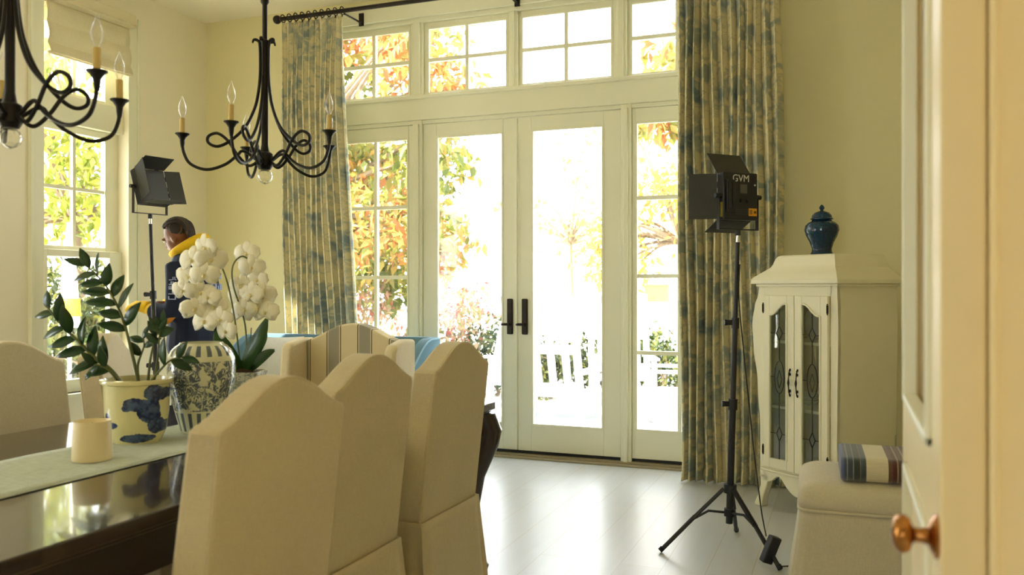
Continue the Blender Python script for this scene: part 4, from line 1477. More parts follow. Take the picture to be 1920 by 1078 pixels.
DZ0, DZ1 = 0.240, 1.205
DIN = HWc - 0.044
for s_ in (-1, 1):
    # door from the centre (x=0) to the stile
    X = lambda q: s_ * q
    g0, g1 = 0.052, DIN - 0.046
    def arch(q):          # top of the glass: high by the centre, swooping down to the hinge side
        u = (q - g0) / (g1 - g0)
        if u < 0.12:
            return 1.160
        if u > 0.90:
            return 1.098
        v = (u - 0.12) / 0.78
        return 1.160 - 0.062 * (v * v * (3 - 2 * v))
    N = 18
    fr_ = MB()
    fr_.box(min(X(0.002), X(g0)), max(X(0.002), X(g0)), -0.024, -0.004, DZ0, DZ1)
    fr_.box(min(X(g1), X(DIN)), max(X(g1), X(DIN)), -0.024, -0.004, DZ0, DZ1)
    fr_.box(min(X(g0), X(g1)), max(X(g0), X(g1)), -0.024, -0.004, DZ0, DZ0 + 0.055)
    poly = [(X(g0), DZ1), (X(g1), DZ1)] + [(X(g1 - (g1 - g0) * k / N), arch(g1 - (g1 - g0) * k / N)) for k in range(N + 1)]
    if s_ > 0:
        poly = poly[::-1]
    fr_.prism(poly, 'xz', -0.024, -0.004)
    dr = build('door', fr_, 'cab', cb_, bevel=0.0025)
    # raised moulding round the glass
    loop = [(X(g0), -0.025, DZ0 + 0.055), (X(g0), -0.025, 1.0)] + [(X(g0 + (g1 - g0) * k / N), -0.025, arch(g0 + (g1 - g0) * k / N)) for k in range(N + 1)] + [(X(g1), -0.025, 0.9), (X(g1), -0.025, DZ0 + 0.055)]
    build('door_moulding', MB().tube(loop, 0.006, 8, closed=True), 'cab', dr)
    gp = [(X(g0 - 0.004), DZ0 + 0.05), (X(g1 + 0.004), DZ0 + 0.05)] + [(X(g1 - (g1 - g0) * k / N), arch(g1 - (g1 - g0) * k / N) + 0.004) for k in range(N + 1)]
    if s_ > 0:
        gp = gp[::-1]
    build('leaded_pane', MB().prism(gp, 'xz', -0.013, -0.010), 'cab_glass', dr, smooth=False)
    gm = (g0 + g1) / 2
    ld = MB()
    LT = lambda a, b, r=0.0028: ld.tube([(X(a[0]), -0.014, a[1]), (X(b[0]), -0.014, b[1])], r, 6)
    LT((gm, DZ0 + 0.055), (gm, 0.395)); LT((gm, 0.475), (gm, 0.66)); LT((gm, 0.84), (gm, 0.955)); LT((gm, 1.035), (gm, arch(gm)))
    for zc, hw2, hh in ((0.435, 0.020, 0.040), (0.995, 0.022, 0.040)):
        q = [(gm, zc - hh), (gm + hw2, zc), (gm, zc + hh), (gm - hw2, zc)]
        for a, b in zip(q, q[1:] + q[:1]):
            LT(a, b)
        LT((g0, zc), (gm - hw2, zc), 0.0018)
        LT((gm + hw2, zc), (g1, zc), 0.0018)
    ov = [(gm + 0.034 * math.sin(2 * PI * k / 24) * (1 if abs(math.cos(2 * PI * k / 24)) < 0.98 else 0.6), 0.75 + 0.09 * math.cos(2 * PI * k / 24)) for k in range(24)]
    ld.tube([(X(a), -0.014, b) for a, b in ov], 0.0028, 6, closed=True)
    q = [(gm, 0.69), (gm + 0.017, 0.74), (gm, 0.79), (gm - 0.017, 0.74)]
    for a, b in zip(q, q[1:] + q[:1]):
        LT(a, b, 0.002)
    LT((g0, 0.75), (gm - 0.034, 0.75), 0.0018)
    LT((gm + 0.034, 0.75), (g1, 0.75), 0.0018)
    build('lead_pattern', ld, 'lead', dr)
    hd = MB()
    hx_ = X(0.026)
    hd.tube(catmull([(hx_, -0.026, 0.655), (hx_, -0.034, 0.675), (hx_, -0.040, 0.73), (hx_, -0.034, 0.785), (hx_, -0.026, 0.805)], 6), [0.72 * q for q in [0.004, 0.006, 0.004, 0.007, 0.005, 0.004, 0.005, 0.006, 0.0045, 0.004, 0.0045, 0.007, 0.009, 0.007, 0.0045, 0.004, 0.0045, 0.006, 0.005, 0.004, 0.007, 0.006, 0.004, 0.006, 0.003]], 8)
    for z in (0.66, 0.685, 0.775, 0.80):
        hd.ball((hx_, -0.027, z), 0.0055, 0.004, 0.008, 8, 6)
    build('door_pull', hd, 'bronze', dr)
    for z in (0.335, 1.135):
        build('hinge', MB().tube([(X(DIN + 0.001), -0.026, z - 0.022), (X(DIN + 0.001), -0.026, z + 0.022)], 0.0055, 8).ball((X(DIN + 0.001), -0.026, z + 0.026), 0.004).ball((X(DIN + 0.001), -0.026, z - 0.026), 0.004), 'bronze', dr)

# china inside the cabinet
cM = Matrix.Translation(cb_.location) @ Matrix.Rotation(crz, 4, 'Z')
def place_in_cab(o, x, y, z, rot=(0, 0, 0)):
    p = cM @ Vector((x, y, z))
    o.location = p
    o.rotation_euler = (Matrix.Rotation(crz, 3, 'Z') @ Euler(rot).to_matrix()).to_euler()
def plate():
    return MB().lathe([(0.001, 0.004), (0.055, 0.004), (0.062, 0.008), (0.098, 0.016), (0.1, 0.018), (0.098, 0.020), (0.062, 0.012), (0.05, 0.008), (0.001, 0.008)], 40)
pl0 = None
for k, (x, y, lab) in enumerate(((-0.16, 0.36, 'white plate standing on edge on the upper cabinet shelf, left door'), (-0.075, 0.34, 'white plate standing beside another behind the left cabinet door near the centre'), (0.14, 0.36, 'white plate standing on edge on the upper cabinet shelf, right door'))):
    if pl0 is None:
        p_ = pl0 = build('plate', plate(), 'porcelain')
    else:
        p_ = pl0.copy()
        COL.objects.link(p_)
    tag(p_, lab, 'plate', 'white plates on the upper cabinet shelf')
    place_in_cab(p_, x, y, 0.952 + 0.099, (R(78), 0, 0))
tp = build('tureen', MB().lathe([(0.001, 0.0), (0.04, 0.0), (0.042, 0.008), (0.03, 0.014), (0.05, 0.03), (0.068, 0.06), (0.070, 0.085), (0.060, 0.098), (0.035, 0.112), (0.010, 0.118), (0.008, 0.125), (0.013, 0.135), (0.008, 0.146), (0.001, 0.148)], 32), 'porcelain')
tag(tp, 'white lidded porcelain dish behind the right cabinet door', 'dish')
place_in_cab(tp, 0.115, 0.16, 0.951)
bw0 = None
for k in range(4):
    if bw0 is None:
        b_ = bw0 = build('bowl', MB().lathe([(0.001, 0.0), (0.03, 0.0), (0.032, 0.006), (0.055, 0.018), (0.075, 0.036), (0.073, 0.037), (0.05, 0.02), (0.028, 0.009), (0.001, 0.008)], 32), 'porcelain')
    else:
        b_ = bw0.copy()
        COL.objects.link(b_)
    tag(b_, 'porcelain bowl in the stack on the lower cabinet shelf', 'bowl', 'stacked bowls on the lower cabinet shelf')
    place_in_cab(b_, -0.10, 0.20, 0.5815 + 0.0115 * k)

# jar on top of the cabinet
jr = thing('lidded_jar', 'dark blue glazed lidded urn standing on top of the white cabinet', 'jar', (0, 0, 0))
jp = cM @ Vector((-0.010, 0.205, 1.4305))
jr.location = jp
build('jar_body', MB().lathe([(0.002, 0.0), (0.060, 0.0), (0.061, 0.006), (0.054, 0.02), (0.053, 0.035), (0.064, 0.07), (0.084, 0.11), (0.0925, 0.14), (0.088, 0.165), (0.072, 0.182), (0.055, 0.190), (0.052, 0.196), (0.05, 0.2)], 44), 'navy_glaze', jr)
ljd = build('jar_lid', MB().lathe([(0.05, 0.197), (0.060, 0.198), (0.061, 0.204), (0.055, 0.208), (0.052, 0.222), (0.040, 0.236), (0.020, 0.245), (0.010, 0.248)], 36), 'navy_glaze', jr)
build('finial', MB().lathe([(0.010, 0.246), (0.008, 0.252), (0.013, 0.258), (0.015, 0.265), (0.011, 0.272), (0.006, 0.279), (0.001, 0.282)], 20), 'navy_glaze', ljd)

# ================================================================== BENCH AND BLANKET
bn = thing('bench', 'oatmeal linen upholstered bench with a long skirt before the cabinet', 'bench', (0.165, 3.64, 0), R(2))
bn.scale = (1, 1, 1.045)
rings = []
bx, by = 0.335, 0.265
for z, ins in ((0.405, 0.0), (0.43, -0.006), (0.455, -0.003), (0.480, 0.012), (0.495, 0.040), (0.502, 0.085), (0.505, 0.15)):
    rings.append([(a, b, z) for a, b in rrect(bx - ins, by - ins, max(0.02, 0.045 - ins * 0.1), 6)])
build('cushion_top', MB().loft(rings), 'bench_linen', bn, angle=180)
build('piping', MB().tube([(a, b, 0.405) for a, b in rrect(bx + 0.002, by + 0.002, 0.045, 6)], 0.0055, 8, closed=True), 'bench_linen', bn)
rings = []
for k in range(16):
    v = k / 15
    z = 0.403 - 0.395 * v
    g = 0.055 * v ** 1.2
    base = rrect(bx - 0.004 + g, by - 0.004 + g * 0.7, 0.045, 10)
    out = []
    for i, (a, b) in enumerate(base):
        corner = abs(abs(a) - (bx + g)) < 0.05 and abs(abs(b) - (by + g * .7)) < 0.05
        d = 1.0 + (0.016 * v * math.sin(i * 1.7) if corner else 0)
        out.append((a * d, b * d, z))
    rings.append(out)
build('skirt', MB().loft(rings, caps=False), 'bench_linen', bn, solid=0.006, angle=60)

bl = thing('folded_blanket', 'folded striped blanket in blue, cream and brown lying on the bench', 'blanket', (0.128, 3.60, 0.526), R(2))
def fold_prof(z0, h_, y0, y1, n=8):
    pts = [(y1, z0)]
    pts.append((y0 + h_ / 2, z0))
    for k in range(1, n):
        a = -PI / 2 - PI * k / n
        pts.append((y0 + h_ / 2 + h_ / 2 * math.cos(a), z0 + h_ / 2 + h_ / 2 * math.sin(a)))
    pts.append((y0 + h_ / 2, z0 + h_))
    pts.append((y1, z0 + h_))
    return pts
for z0, h_, y0, y1 in ((0.002, 0.088, -0.185, 0.16),):
    mb = MB().prism(fold_prof(z0, h_, y0, y1, 14)[::-1], 'yz', -0.15, 0.15)
    build('folded_stack', mb, 'blanket', bl, bevel=0.010, seg=3)
    lip = MB()
    for q in (0.33, 0.66):
        lip.box(-0.1495, 0.1495, y1 - 0.004, y1 + 0.006, z0 + h_ * q - 0.011, z0 + h_ * q + 0.011)
    build('inner_fold', lip, 'blanket', bl, bevel=0.005)

# ================================================================== PERSON
ps = thing('person', 'person in navy jacket with yellow hood standing side-on, head bowed, by the window', 'person', (-4.25, 4.72, 0), YAW)
def ring(c, rx, ry, n=14, tiltx=0.0):
    return [(c[0] + rx * math.cos(2 * PI * k / n), c[1] + ry * math.sin(2 * PI * k / n), c[2] + tiltx * rx * math.cos(2 * PI * k / n)) for k in range(n)]
# the figure faces the photo's left (-x), a little away; x is the body's depth, y its width
body = MB()
legs = [((0.03, -0.095), (0.01, -0.11)), ((0.03, 0.095), (0.05, 0.12))]
for (hx_, hy_), (fx_, fy_) in legs:
    body.loft([ring((fx_ + (hx_ - fx_) * s_, fy_ + (hy_ - fy_) * s_, z), r, r * 0.95) for z, s_, r in ((0.05, 0, 0.042), (0.12, 0.05, 0.042), (0.32, 0.3, 0.058), (0.46, 0.5, 0.056), (0.52, 0.55, 0.058), (0.72, 0.8, 0.078), (0.88, 1.0, 0.09))])
    body.ball((fx_ - 0.06, fy_, 0.045), 0.125, 0.045, 0.042)
body.loft([ring((0.03, 0, 0.82), 0.115, 0.165), ring((0.03, 0, 0.95), 0.115, 0.165), ring((0.04, 0, 1.08), 0.105, 0.15), ring((0.045, 0, 1.22), 0.115, 0.165), ring((0.035, 0, 1.36), 0.115, 0.185), ring((0.02, 0, 1.44), 0.085, 0.15), ring((-0.005, 0, 1.49), 0.056, 0.062), ring((-0.03, 0, 1.56), 0.052, 0.055)])
# head bowed forward
Hm = Matrix.Translation((-0.055, -0.01, 1.595)) @ Matrix.Rotation(R(-26), 4, 'Y') @ Matrix.Rotation(R(-14), 4, 'Z')
body.ball((0.012, 0, 0.03), 0.092, 0.074, 0.092, 18, 12, Hm)
body.ball((-0.026, 0, -0.028), 0.066, 0.060, 0.082, 18, 12, Hm)
body.ball((-0.045, 0, -0.082), 0.034, 0.036, 0.026, 12, 8, Hm)
body.add(*(lambda m: (m.v, m.f))(MB().tube([(-0.082, 0, 0.018), (-0.104, 0, -0.022), (-0.096, 0, -0.036)], [0.009, 0.016, 0.013], 8)), Hm)
for s_ in (-1, 1):
    body.ball((0.012, s_ * 0.072, -0.012), 0.020, 0.010, 0.030, 10, 8, Hm)
body.ball((-0.088, 0, -0.058), 0.012, 0.024, 0.007, 10, 6, Hm)
body.ball((-0.086, 0, -0.069), 0.012, 0.021, 0.008, 10, 6, Hm)
body.tube([(-0.084, -0.045, 0.026), (-0.092, 0, 0.030), (-0.084, 0.045, 0.026)], 0.011, 8, Mx=Hm)
# arms: shoulder, elbow, wrist (near arm on -y)
armN = [(0.02, -0.185, 1.40), (0.035, -0.235, 1.25), (0.01, -0.235, 1.10), (-0.11, -0.20, 1.085), (-0.22, -0.15, 1.12)]
armF = [(0.01, 0.185, 1.40), (0.0, 0.235, 1.25), (-0.03, 0.225, 1.12), (-0.13, 0.16, 1.12), (-0.225, 0.05, 1.13)]
for a in (armN, armF):
    body.tube(catmull(a, 5), [0.058 - 0.030 * i / 20 for i in range(21)], 12)
def hand(mb, w_, d, up, s_):
    """palm and five bent fingers; w_ wrist, d pointing direction, up = back of hand normal, s_ thumb side"""
    d = Vector(d).normalized()
    up = (Vector(up) - d * Vector(up).dot(d)).normalized()
    sd_ = d.cross(up) * s_
    w_ = Vector(w_)
    Mx = Matrix((d, sd_, up)).transposed().to_4x4()
    Mx.translation = w_
    mb.ball((0.045, 0, 0), 0.052, 0.042, 0.017, 14, 8, Mx)
    for q, (y, L, dr) in enumerate(((-0.031, 0.055, 0.0), (-0.011, 0.068, 0.004), (0.010, 0.074, 0.005), (0.030, 0.066, 0.002))):
        b0 = Vector((0.080, y, 0.0))
        pts = [Mx @ b0, Mx @ (b0 + Vector((L * 0.45, y * 0.1, -0.006))), Mx @ (b0 + Vector((L * 0.78, y * 0.15, -0.020))), Mx @ (b0 + Vector((L * 0.92, y * 0.15, -0.036)))]
        mb.tube(pts, [0.0098, 0.0092, 0.0084, 0.0068], 8)
    mb.tube([Mx @ Vector((0.025, 0.034, 0)), Mx @ Vector((0.058, 0.062, -0.010)), Mx @ Vector((0.085, 0.066, -0.022))], [0.013, 0.0105, 0.008], 8)
hands = MB()
hand(body, armN[-1], (-1, 0.35, 0.15), (0.1, -0.6, 0.8), -1)
hand(body, armF[-1], (-1, -0.25, 0.05), (0.1, 0.5, 0.9), 1)
build('body', body, 'skin', ps, remesh=0.0075)
gv = MB()
hand(gv, armN[-1], (-1, 0.35, 0.15), (0.1, -0.6, 0.8), -1)
gv.tube([Vector(armN[-1]) + Vector((0.03, -0.012, -0.008)), Vector(armN[-1]) + Vector((-0.02, 0.008, 0.003))], [0.040, 0.036], 14)
gl_ = build('glove', gv, 'yellow', ps, remesh=0.006)
gm_ = gl_.modifiers.new('fit', 'DISPLACE')
gm_.strength = 0.006
gm_.mid_level = 0.0
# eyes
ey = MB()
for s_ in (-1, 1):
    ey.ball((-0.082, s_ * 0.030, 0.008), 0.010, 0.011, 0.009, 10, 8, Hm)
build('eyes', ey, 'porcelain', ps)
# hair: cropped cap with braided ridges running back
hr = MB()
hr.ball((0.036, 0, 0.048), 0.082, 0.077, 0.080, 18, 12, Hm)
for k in range(7):
    y = -0.066 + 0.022 * k
    zz = math.sqrt(max(0.05, 1 - (y / 0.08) ** 2))
    pth = [(-0.058 * zz + 0.01, y, 0.048 + 0.060 * zz), (-0.01, y, 0.048 + 0.080 * zz), (0.045, y, 0.048 + 0.080 * zz), (0.095, y * 0.9, 0.045 + 0.050 * zz), (0.112, y * 0.7, 0.02), (0.100, y * 0.5, -0.045)]
    hr.tube(catmull(pth, 5), 0.0095, 8, Mx=Hm)
build('hair', hr, 'hair', ps)
# jacket
jk = MB()
jk.loft([ring((0.045, 0, 0.80), 0.155, 0.205), ring((0.045, 0, 0.86), 0.165, 0.212), ring((0.05, 0, 0.98), 0.158, 0.208), ring((0.06, 0, 1.12), 0.158, 0.208), ring((0.058, 0, 1.26), 0.158, 0.220), ring((0.045, 0, 1.38), 0.145, 0.222), ring((0.03, 0, 1.455), 0.105, 0.165), ring((0.015, 0, 1.495), 0.075, 0.095)])
for a in (armN, armF):
    pth = catmull(a, 5)[:-3]
    jk.tube(pth, [0.088 - 0.030 * i / (len(pth) - 1) for i in range(len(pth))], 14)
jo = build('jacket', jk, 'jacket', ps, remesh=0.010)
# yellow hood lying behind the neck, and ribbed cuffs
hd = MB()
hpts = [(-0.085, -0.045, 1.475), (-0.03, -0.100, 1.495), (0.045, -0.105, 1.535), (0.105, -0.055, 1.575), (0.122, 0.02, 1.585), (0.08, 0.09, 1.55), (0.0, 0.10, 1.50), (-0.08, 0.05, 1.475)]
hd.tube(catmull(hpts, 5), [0.022 + 0.020 * math.sin(PI * i / 35) for i in range(36)], 12)
build('hood', hd, 'yellow', ps, remesh=0.008)
for a in (armN, armF):
    pth = catmull(a, 8)[-9:]
    cf = MB().tube(pth[1:6], [0.050, 0.053, 0.049, 0.046, 0.043], 16)
    build('cuff', cf, 'yellow', ps)
# printed lettering down the near sleeve and across the back
lt = MB()
r4 = random.Random(9)
pth = catmull(armN, 5)
for k in range(5):
    i = 3 + k
    p = pth[i]
    rr = 0.088 - 0.030 * i / (len(pth) - 4) + 0.0015
    y0, y1 = p.y - rr - 0.001, p.y - rr + 0.014
    lt.box(p.x - 0.030, p.x + 0.020, y0, y1, p.z - 0.013, p.z - 0.007)
    for q in sorted(r4.sample([-0.030, -0.018, -0.006, 0.006, 0.014], 2)):
        lt.box(p.x + q, p.x + q + 0.006, y0, y1, p.z - 0.008, p.z + 0.010)
build('sleeve_lettering', lt, 'letters', ps, smooth=False)
lb = MB()
for row in range(4):
    for k in range(6):
        y = -0.13 + 0.043 * k
        z = 1.33 - row * 0.075
        xs = 0.058 + 0.160 * math.sqrt(max(0.1, 1 - (y / 0.22) ** 2))
        lb.box(xs - 0.012, xs + 0.004, y, y + r4.uniform(0.012, 0.028), z - 0.022, z + r4.uniform(0.004, 0.022))
build('back_lettering', lb, 'letters', ps, smooth=False)
# trousers and shoes
tr_ = MB()
for (hx_, hy_), (fx_, fy_) in legs:
    tr_.loft([ring((fx_ + (hx_ - fx_) * s_, fy_ + (hy_ - fy_) * s_, z), r, r * 0.98) for z, s_, r in ((0.045, 0, 0.075), (0.12, 0.05, 0.070), (0.32, 0.3, 0.076), (0.50, 0.55, 0.078), (0.72, 0.8, 0.096), (0.88, 1.0, 0.108))])
tr_.loft([ring((0.035, 0, 0.80), 0.130, 0.180), ring((0.035, 0, 0.97), 0.128, 0.178)])
build('trousers', tr_, 'trouser', ps, remesh=0.011)
for (hx_, hy_), (fx_, fy_) in legs:
    sh = MB().loft([ring((fx_ - 0.055, fy_, 0.0), 0.145, 0.050), ring((fx_ - 0.055, fy_, 0.03), 0.147, 0.053), ring((fx_ - 0.05, fy_, 0.06), 0.130, 0.050), ring((fx_ - 0.01, fy_, 0.095), 0.075, 0.046)])
    build('shoe', sh, 'rubber', ps)

# ================================================================== OUTDOORS
GZ = -0.10
gr = wallobj('ground', MB().box(-30, 25, 6.10, 45, GZ - 0.2, GZ).box(-30, XL - 0.2, -20, 6.10, GZ - 0.2, GZ), paint('pale_paving', srgb(196, 192, 180), 0.8, var=0.06, nscale=3))


def make_rocker(label, loc, rz):
    """white slatted rocking chair, sitter faces -Y; origin on the ground under the seat"""
    t = thing('rocking_chair', label, 'rocking chair', loc, rz, 'white rocking chairs on the patio')
    W = 0.29
    tilt = lambda z: 0.20 + 0.30 * (z - 0.42)
    for s_ in (-1, 1):
        pts = []
        for k in range(13):
            u = -1 + 2 * k / 12
            pts.append((0.46 * u, 0.022 + 0.075 * u * u))
        rk = MB().prism([(y, z + 0.022) for y, z in pts] + [(y, z - 0.022) for y, z in pts[::-1]], 'yz', s_ * W - 0.016, s_ * W + 0.016)
        build('rocker', rk, 'white_paint', t)
        bp = MB().add(*(lambda a: (a.v, a.f))(MB().prism([(0.23, 0.05), (0.27, 0.05), (tilt(0.42) + 0.045, 0.42), (tilt(1.28) + 0.03, 1.28), (tilt(1.28), 1.28), (tilt(0.42), 0.42)], 'yz', s_ * W - 0.030, s_ * W + 0.030)))
        build('back_post', bp, 'white_paint', t)
        build('front_leg', MB().box(s_ * W - 0.026, s_ * W + 0.026, -0.28, -0.24, 0.05, 0.63), 'white_paint', t, bevel=0.004)
        build('armrest', MB().box(s_ * W - 0.05, s_ * W + 0.05, -0.33, 0.28, 0.63, 0.655), 'white_paint', t, bevel=0.006)
        build('side_rail', MB().box(s_ * W - 0.014, s_ * W + 0.014, -0.24, 0.25, 0.36, 0.43).box(s_ * W - 0.012, s_ * W + 0.012, -0.24, 0.24, 0.17, 0.21), 'white_paint', t)
    ss = MB()
    for k in range(6):
        y = -0.29 + 0.088 * k
        ss.box(-W - 0.01, W + 0.01, y, y + 0.074, 0.43, 0.452)
    build('seat', ss, 'white_paint', t)
    bm_ = lambda z0, z1: MB().box(-W + 0.03, W - 0.03, tilt((z0 + z1) / 2) + 0.006, tilt((z0 + z1) / 2) + 0.034, z0, z1)
    build('top_rail', bm_(1.10, 1.29), 'white_paint', t, bevel=0.004)
    build('middle_rail', bm_(0.80, 0.88), 'white_paint', t)
    build('lower_rail', bm_(0.47, 0.55), 'white_paint', t)
    for k in range(4):
        x = -0.19 + 0.127 * k
        sl2 = MB().prism([(tilt(0.5) + 0.010, 0.50), (tilt(0.5) + 0.028, 0.50), (tilt(1.12) + 0.028, 1.12), (tilt(1.12) + 0.010, 1.12)], 'yz', x - 0.032, x + 0.032)
        build('back_slat', sl2, 'white_paint', t)
    for z, y in ((0.20, -0.26), (0.24, 0.24)):
        build('stretcher', MB().box(-W, W, y - 0.014, y + 0.014, z - 0.02, z + 0.02), 'white_paint', t)
    return t


r1 = make_rocker('white rocking chair seen from behind through the right-hand door', (-2.33, 7.05, GZ), R(180 + 8))
r1.rotation_euler = (0, 0, R(180))
r2 = copy_tree(r1)
r2.location = (-3.22, 7.75, GZ)
r2.rotation_euler = (0, 0, R(252))
r2['label'] = 'white rocking chair half hidden by the stile of the left-hand door'
r3_ = copy_tree(r1)
r3_.location = (-1.50, 7.45, GZ)
r3_.rotation_euler = (0, 0, R(96))
r3_['label'] = 'white rocking chair seen side-on through the right sidelight'
r4_ = copy_tree(r1)
r4_.location = (-2.12, 8.55, GZ)
r4_.rotation_euler = (0, 0, R(20))
r4_['label'] = 'white rocking chair farther out on the patio, behind the one at the right-hand door'

# low white garden wall with a terracotta trough on it
gw = wallobj('trim_12', MB().box(-2.9, 3.0, 12.0, 12.25, GZ, 1.0).box(-2.95, 3.0, 11.96, 12.29, 1.0, 1.05), 'white_paint')
tp_ = thing('planter_box', 'terracotta planter standing on the white garden wall beyond the right sidelight', 'planter', (-2.48, 12.12, 1.05))
build('box', MB().prism([(-0.10, 0.0), (0.10, 0.0), (0.12, 0.24), (-0.12, 0.24)], 'yz', -0.17, 0.17), 'terracotta', tp_, bevel=0.01)
build('rim', MB().box(-0.18, 0.18, -0.13, 0.13, 0.22, 0.25), 'terracotta', tp_, bevel=0.006)


def leaves_mesh(name, pts, L, mat, parent, seed, tone=None, mix=0.5):
    rn_ = random.Random(seed)
    vs, fs, tn = [], [], []
    for p in pts:
        e = Euler((rn_.uniform(-1.2, 1.2), rn_.uniform(-0.3, 1.4), rn_.uniform(0, 2 * PI)))
        Mx = e.to_matrix()
        l_ = L * rn_.uniform(0.7, 1.25)
        w_ = l_ * rn_.uniform(0.20, 0.28)
        b = len(vs)
        for q in ((0, 0, 0), (l_ * 0.45, -w_, 0.15 * w_), (l_ * 0.5, 0, -0.06 * l_), (l_ * 0.45, w_, 0.15 * w_), (l_, 0, -0.16 * l_)):
            vs.append(tuple(Vector(p) + Mx @ Vector(q)))
        fs += [(b, b + 1, b + 2), (b, b + 2, b + 3), (b + 1, b + 4, b + 2), (b + 2, b + 4, b + 3)]
        tt = min(1, max(0, (tone(p) if tone else 0.5) + rn_.uniform(-mix, mix)))
        tn += [tt] * 5
    me = bpy.data.meshes.new(name)
    me.from_pydata(vs, [], fs)
    at = me.attributes.new('tone', 'FLOAT', 'POINT')
    at.data.foreach_set('value', tn)
    me.materials.append(M[mat])
    o = bpy.data.objects.new(name, me)
    COL.objects.link(o)
    o.parent = parent
    return o


def tree(label, base, clusters, n, L, mat, seed, tone=None, mix=0.4, trunk_r=0.12, name='tree', branch=True):
    """base = trunk foot; clusters = list of (centre, radius)"""
    rn_ = random.Random(seed)
    t = thing(name, label, 'tree' if name == 'tree' else 'shrub', base)
    B = Vector(base)
    tot = sum(r ** 2 for c, r in clusters)
    pts = []
    wood = MB()
    zc = sum(c[2] for c, r in clusters) / len(clusters)
    fork = Vector((B.x, B.y, max(B.z + 0.15, min(zc - 0.5, B.z + 2.2)))) if name == 'tree' else Vector((B.x, B.y, B.z + 0.1))
    wood.tube([(0, 0, 0), tuple((fork - B) * 0.5 + Vector((0.03, 0.02, 0))), tuple(fork - B)], [trunk_r, trunk_r * 0.8, trunk_r * 0.65], 10)
    for c, r in clusters:
        C_ = Vector(c)
        k = int(n * r * r / tot)
        for _ in range(k):
            d = Vector((rn_.gauss(0, 1), rn_.gauss(0, 1), rn_.gauss(0, 1))).normalized() * r * rn_.random() ** 0.45
            pts.append(C_ - B + d)
        mid_ = (fork + C_) / 2 + Vector((rn_.uniform(-.2, .2), rn_.uniform(-.2, .2), 0.15))
        wood.tube(catmull([tuple(fork - B), tuple(mid_ - B), tuple(C_ - B)], 4), [trunk_r * 0.4 * (1 - 0.85 * i / 8) + 0.004 for i in range(9)], 6)
    build('trunk', wood, 'bark', t)
    leaves_mesh('foliage', pts, L, mat, t, seed + 1, (lambda p: tone(p + B)) if tone else None, mix)
    return t


def blob_clusters(x0, x1, y0, y1, z0, z1, n, r0, r1, seed, keep=None):
    rn_ = random.Random(seed)
    out = []
    while len(out) < n:
        c = (rn_.uniform(x0, x1), rn_.uniform(y0, y1), rn_.uniform(z0, z1))
        if keep is None or keep(c):
            out.append((c, rn_.uniform(r0, r1)))
    return out


# big autumn tree left of the doors
def keepA(c):
    x, y, z = c
    xm = -0.455 * y + 0.15 * math.sin(z * 2.3)
    if z < 1.75:
        xm -= (1.75 - z) * 1.1
    return x < xm
tree('autumn tree with orange and green leaves behind the left-hand door', (-6.9, 9.6, GZ), blob_clusters(-7.6, -3.9, 8.2, 10.4, 1.15, 5.2, 60, 0.30, 0.55, 31, keepA), 9500, 0.165, 'fol_autumn', 40,
     tone=lambda p: 0.48 + 0.10 * (p.z - 2.6) / 1.6 + 0.25 * math.sin(p.x * 2.1 + p.z * 3), mix=0.38, trunk_r=0.14)
tree('bright yellow-green tree seen through the left sidelight', (-7.4, 11.6, GZ), blob_clusters(-8.6, -6.0, 10.6, 12.4, 1.2, 3.6, 26, 0.4, 0.6, 33), 3600, 0.18, 'fol_green', 44, mix=0.5, trunk_r=0.12)
tree('red and orange leaved branch hanging at the top of the right sidelight', (-0.2, 9.0, GZ), blob_clusters(-2.05, -0.9, 8.3, 9.3, 3.05, 4.3, 10, 0.25, 0.42, 35) + [((-1.75, 8.7, 2.95), 0.26), ((-1.50, 8.7, 2.92), 0.24)], 1100, 0.18, 'fol_autumn', 46, tone=lambda p: 0.66, mix=0.45, trunk_r=0.12)
tree('pale yellow tree beyond the garden wall at right', (-2.6, 14.6, GZ), blob_clusters(-4.0, -1.6, 13.8, 15.2, 1.5, 3.7, 20, 0.35, 0.6, 37, lambda c: c[0] > -3.4 or c[2] < 2.6), 2300, 0.17, 'fol_yellow', 48, mix=0.5, trunk_r=0.10)
tree('sparse bare-branched tree with few leaves behind the right-hand door', (-5.0, 16.0, GZ), blob_clusters(-6.2, -4.2, 15.4, 16.6, 1.9, 4.4, 16, 0.25, 0.45, 39), 420, 0.16, 'fol_yellow', 50, mix=0.5, trunk_r=0.07)
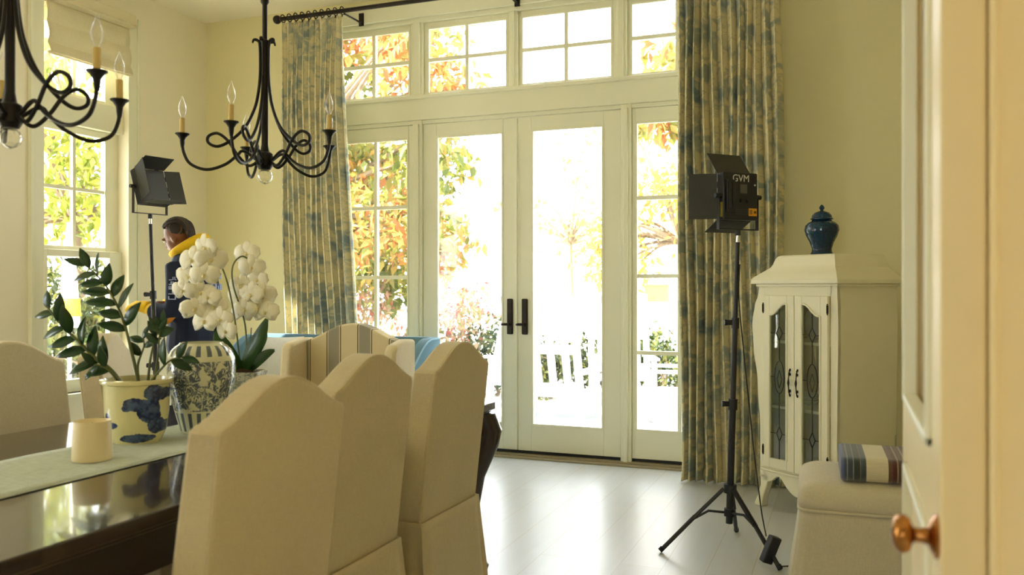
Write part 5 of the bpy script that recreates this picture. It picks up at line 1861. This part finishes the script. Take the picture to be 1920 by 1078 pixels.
# shrubs
tree('pink-flowering shrub below the autumn tree', (-5.6, 9.4, GZ), blob_clusters(-7.2, -4.3, 8.8, 10.2, 0.15, 1.15, 26, 0.28, 0.42, 51), 3200, 0.10, 'fol_pink', 52, mix=0.6, trunk_r=0.04, name='shrub')
hx0 = [(-4.05, 'dark green shrub beside the rocking chair behind the left-hand door'), (-3.35, 'low green shrub behind the slatted rocker at the right-hand door'), (-2.65, 'low green shrub behind the right part of the right-hand door'), (-1.95, 'olive green shrub behind the right sidelight'), (-1.2, 'olive green shrub at the edge of the right-hand curtain')]
for k, (x, lab) in enumerate(hx0):
    tree(lab, (x, 9.9, GZ), blob_clusters(x - 0.36, x + 0.36, 9.6, 10.2, 0.10, 0.55 if k else 0.75, 8, 0.22, 0.32, 60 + k), 1300, 0.085, 'fol_hedge', 70 + k, mix=0.5, trunk_r=0.03, name='shrub')
# garden beyond the side window
tree('yellow-green tree outside the side window', (-9.6, 8.6, GZ), blob_clusters(-10.4, -8.2, 6.6, 9.6, 1.5, 5.0, 28, 0.40, 0.65, 81), 2800, 0.17, 'fol_green', 82, mix=0.5, trunk_r=0.12)
tree('brown and green shrub outside the side window', (-8.0, 7.4, GZ), blob_clusters(-8.8, -7.8, 6.0, 8.6, 0.05, 1.45, 34, 0.30, 0.42, 83), 9500, 0.105, 'fol_hedge', 84, tone=lambda p: 0.6, mix=0.5, trunk_r=0.03, name='shrub')
# closed patio umbrella
um = thing('patio_umbrella', 'closed white and yellow patio umbrella outside the side window', 'umbrella', (-7.25, 6.42, GZ))
build('pole', MB().tube([(0, 0, 0), (0, 0, 2.0)], 0.02, 10), 'white_paint', um)
fold = lambda r, z, n=20: [((r * (1 + 0.16 * (k % 2))) * math.cos(2 * PI * k / n), (r * (1 + 0.16 * (k % 2))) * math.sin(2 * PI * k / n), z) for k in range(n)]
build('folded_canopy', MB().loft([fold(0.085, 0.95), fold(0.072, 1.25), fold(0.048, 1.65), fold(0.02, 2.0)]), 'white_paint', um)
build('valance_band', MB().loft([fold(0.087, 1.06), fold(0.080, 1.24)], caps=False), 'yellow', um, solid=0.006)
build('base', MB().lathe([(0.22, 0), (0.22, 0.05), (0.05, 0.08), (0.03, 0.16)], 24), 'stone', um)
